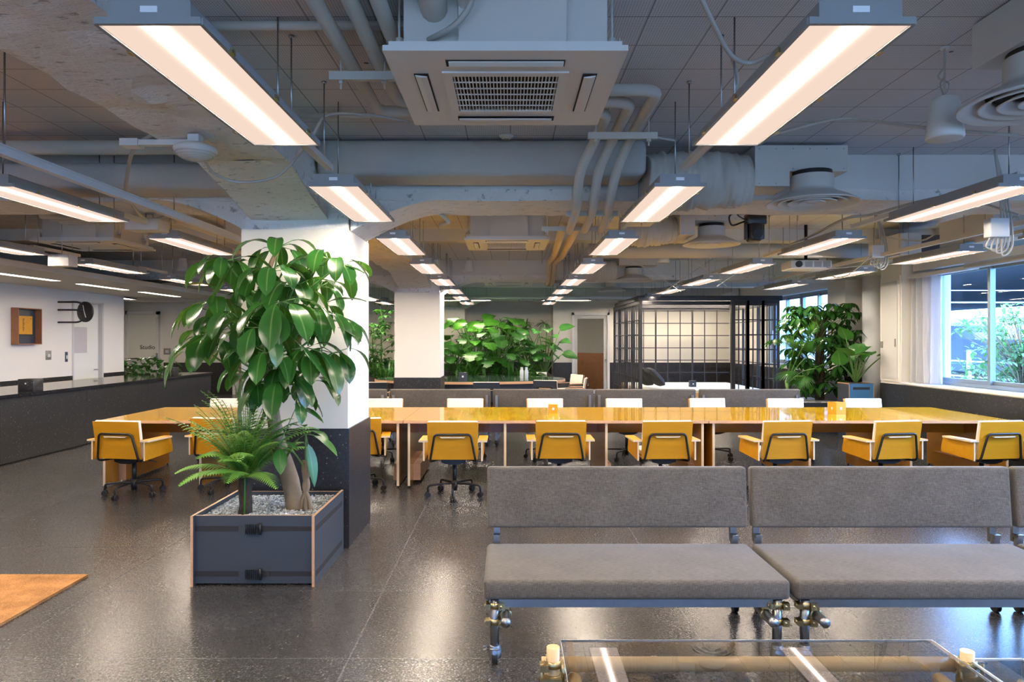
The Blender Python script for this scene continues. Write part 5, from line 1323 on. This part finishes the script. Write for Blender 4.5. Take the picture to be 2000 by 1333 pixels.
for (x,y,h,lab,sd) in ((9.6,13.2,3.2,'leafy tree in sunlight just outside the right window',2),(12.5,22.0,2.2,'smaller leafy tree farther outside along the railway',3)):
    t = thing('outside_tree', lab, 'tree', (x,y,-1.2), 0, 'trees outside the window'); rnd = random.Random(sd)
    MB().tube([(0,0,0),(.05,0,1.2),(0,.05,h*.85)], .06, 8, 0, True, [.08,.06,.02]).build('trunk','bark',t)
    lf, st = MB(), MB()
    for k in range(260):
        a = rnd.random()*6.28; z = rnd.uniform(.3,1.)*h*1.05; r = rnd.uniform(.1,1.15)*math.sin(PI*min(1,max(.08,1.1-z/h/1.25)))**.6; c = Vector((math.cos(a)*r,math.sin(a)*r,z))
        st.tube([(0,0,z*.75),c], .008, 4)
        for j in range(12):
            d = Vector((rnd.uniform(-1,1),rnd.uniform(-1,1),rnd.uniform(-.3,1))); leaf(lf, c+d*.14*rnd.random(), d, .13, .06, .8, n=3, fold=.2, shape=lambda q: (.3,1,.8,.02)[int(round(q*3))], rnd=rnd)
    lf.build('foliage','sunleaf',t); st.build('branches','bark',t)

M['facade'] = simple('outdoor_facade', (.22,.24,.27), .8, var=.2, nscale=.4)
for i,(x,y,w_,d_,h_) in enumerate(((60,70,14,10,4.5),(78,92,20,12,6),(64,112,10,14,5),(92,118,18,14,7),(80,150,26,12,6),(110,150,20,20,8),(100,180,40,14,7),(122,186,30,10,8))):
    t = thing('outside_building', 'distant building beyond the railway, seen under the overpass', 'building', (x,y,-1.2), 0, 'distant buildings outside')
    MB().box(0,0,0,w_,d_,h_).build('facade','facade',t)
    for k in range(int(h_/3)): MB().box(-.05,-.05,1.4+3*k,w_,0,2.6+3*k).build('window_band','navy',t)
t = thing('outside_sky_blocker', 'added unseen block across the street, cutting sky light from the front glazing', 'building', (0,-24,-.02))
MB().box(-40,-6,0,40,0,11).build('facade','facade',t)  # unseen block, added to cut blue sky light on front faces
out(MB().box(8.6,18.4,-1.2,9.6,27,5.5), 'outside_neighbour_wall', 'outpale', 'pale wall of the neighbouring building outside the far window', 'wall')
# ================================================================== light, camera, view
sc = bpy.context.scene
w = bpy.data.worlds.new('World'); sc.world = w; w.use_nodes = True
bg = w.node_tree.nodes['Background']; bg.inputs[0].default_value = (.26,.50,1.0,1); bg.inputs[1].default_value = SKY
sun = bpy.data.lights.new('sun','SUN'); sun.energy = 9.0; sun.angle = .01; sun.color = (1,.95,.88)
so = bpy.data.objects.new('sun', sun); C.objects.link(so); so.rotation_euler = Vector((-.80,-.33,.52)).to_track_quat('Z','Y').to_euler()
cam = bpy.data.cameras.new('camera'); co = bpy.data.objects.new('camera', cam); C.objects.link(co)
co.location = (0,0,H); co.rotation_euler = (PI/2,0,0)
cam.sensor_width = 36; cam.lens = F/2000*36; cam.shift_x = (1000-VX)/2000; cam.shift_y = -(666.5-VY)/2000
cam.clip_start = .05; cam.clip_end = 600
sc.camera = co
sc.view_settings.view_transform = 'Standard'; sc.view_settings.look = 'None'; sc.view_settings.exposure = EXPO; sc.view_settings.gamma = 1
sc.view_settings.use_curve_mapping = False
cy = sc.cycles
cy.max_bounces = 7; cy.diffuse_bounces = 4; cy.glossy_bounces = 3; cy.transmission_bounces = 2; cy.transparent_max_bounces = 10
cy.caustics_reflective = False; cy.caustics_refractive = False; cy.sample_clamp_indirect = 5.0
cy.use_denoising = True
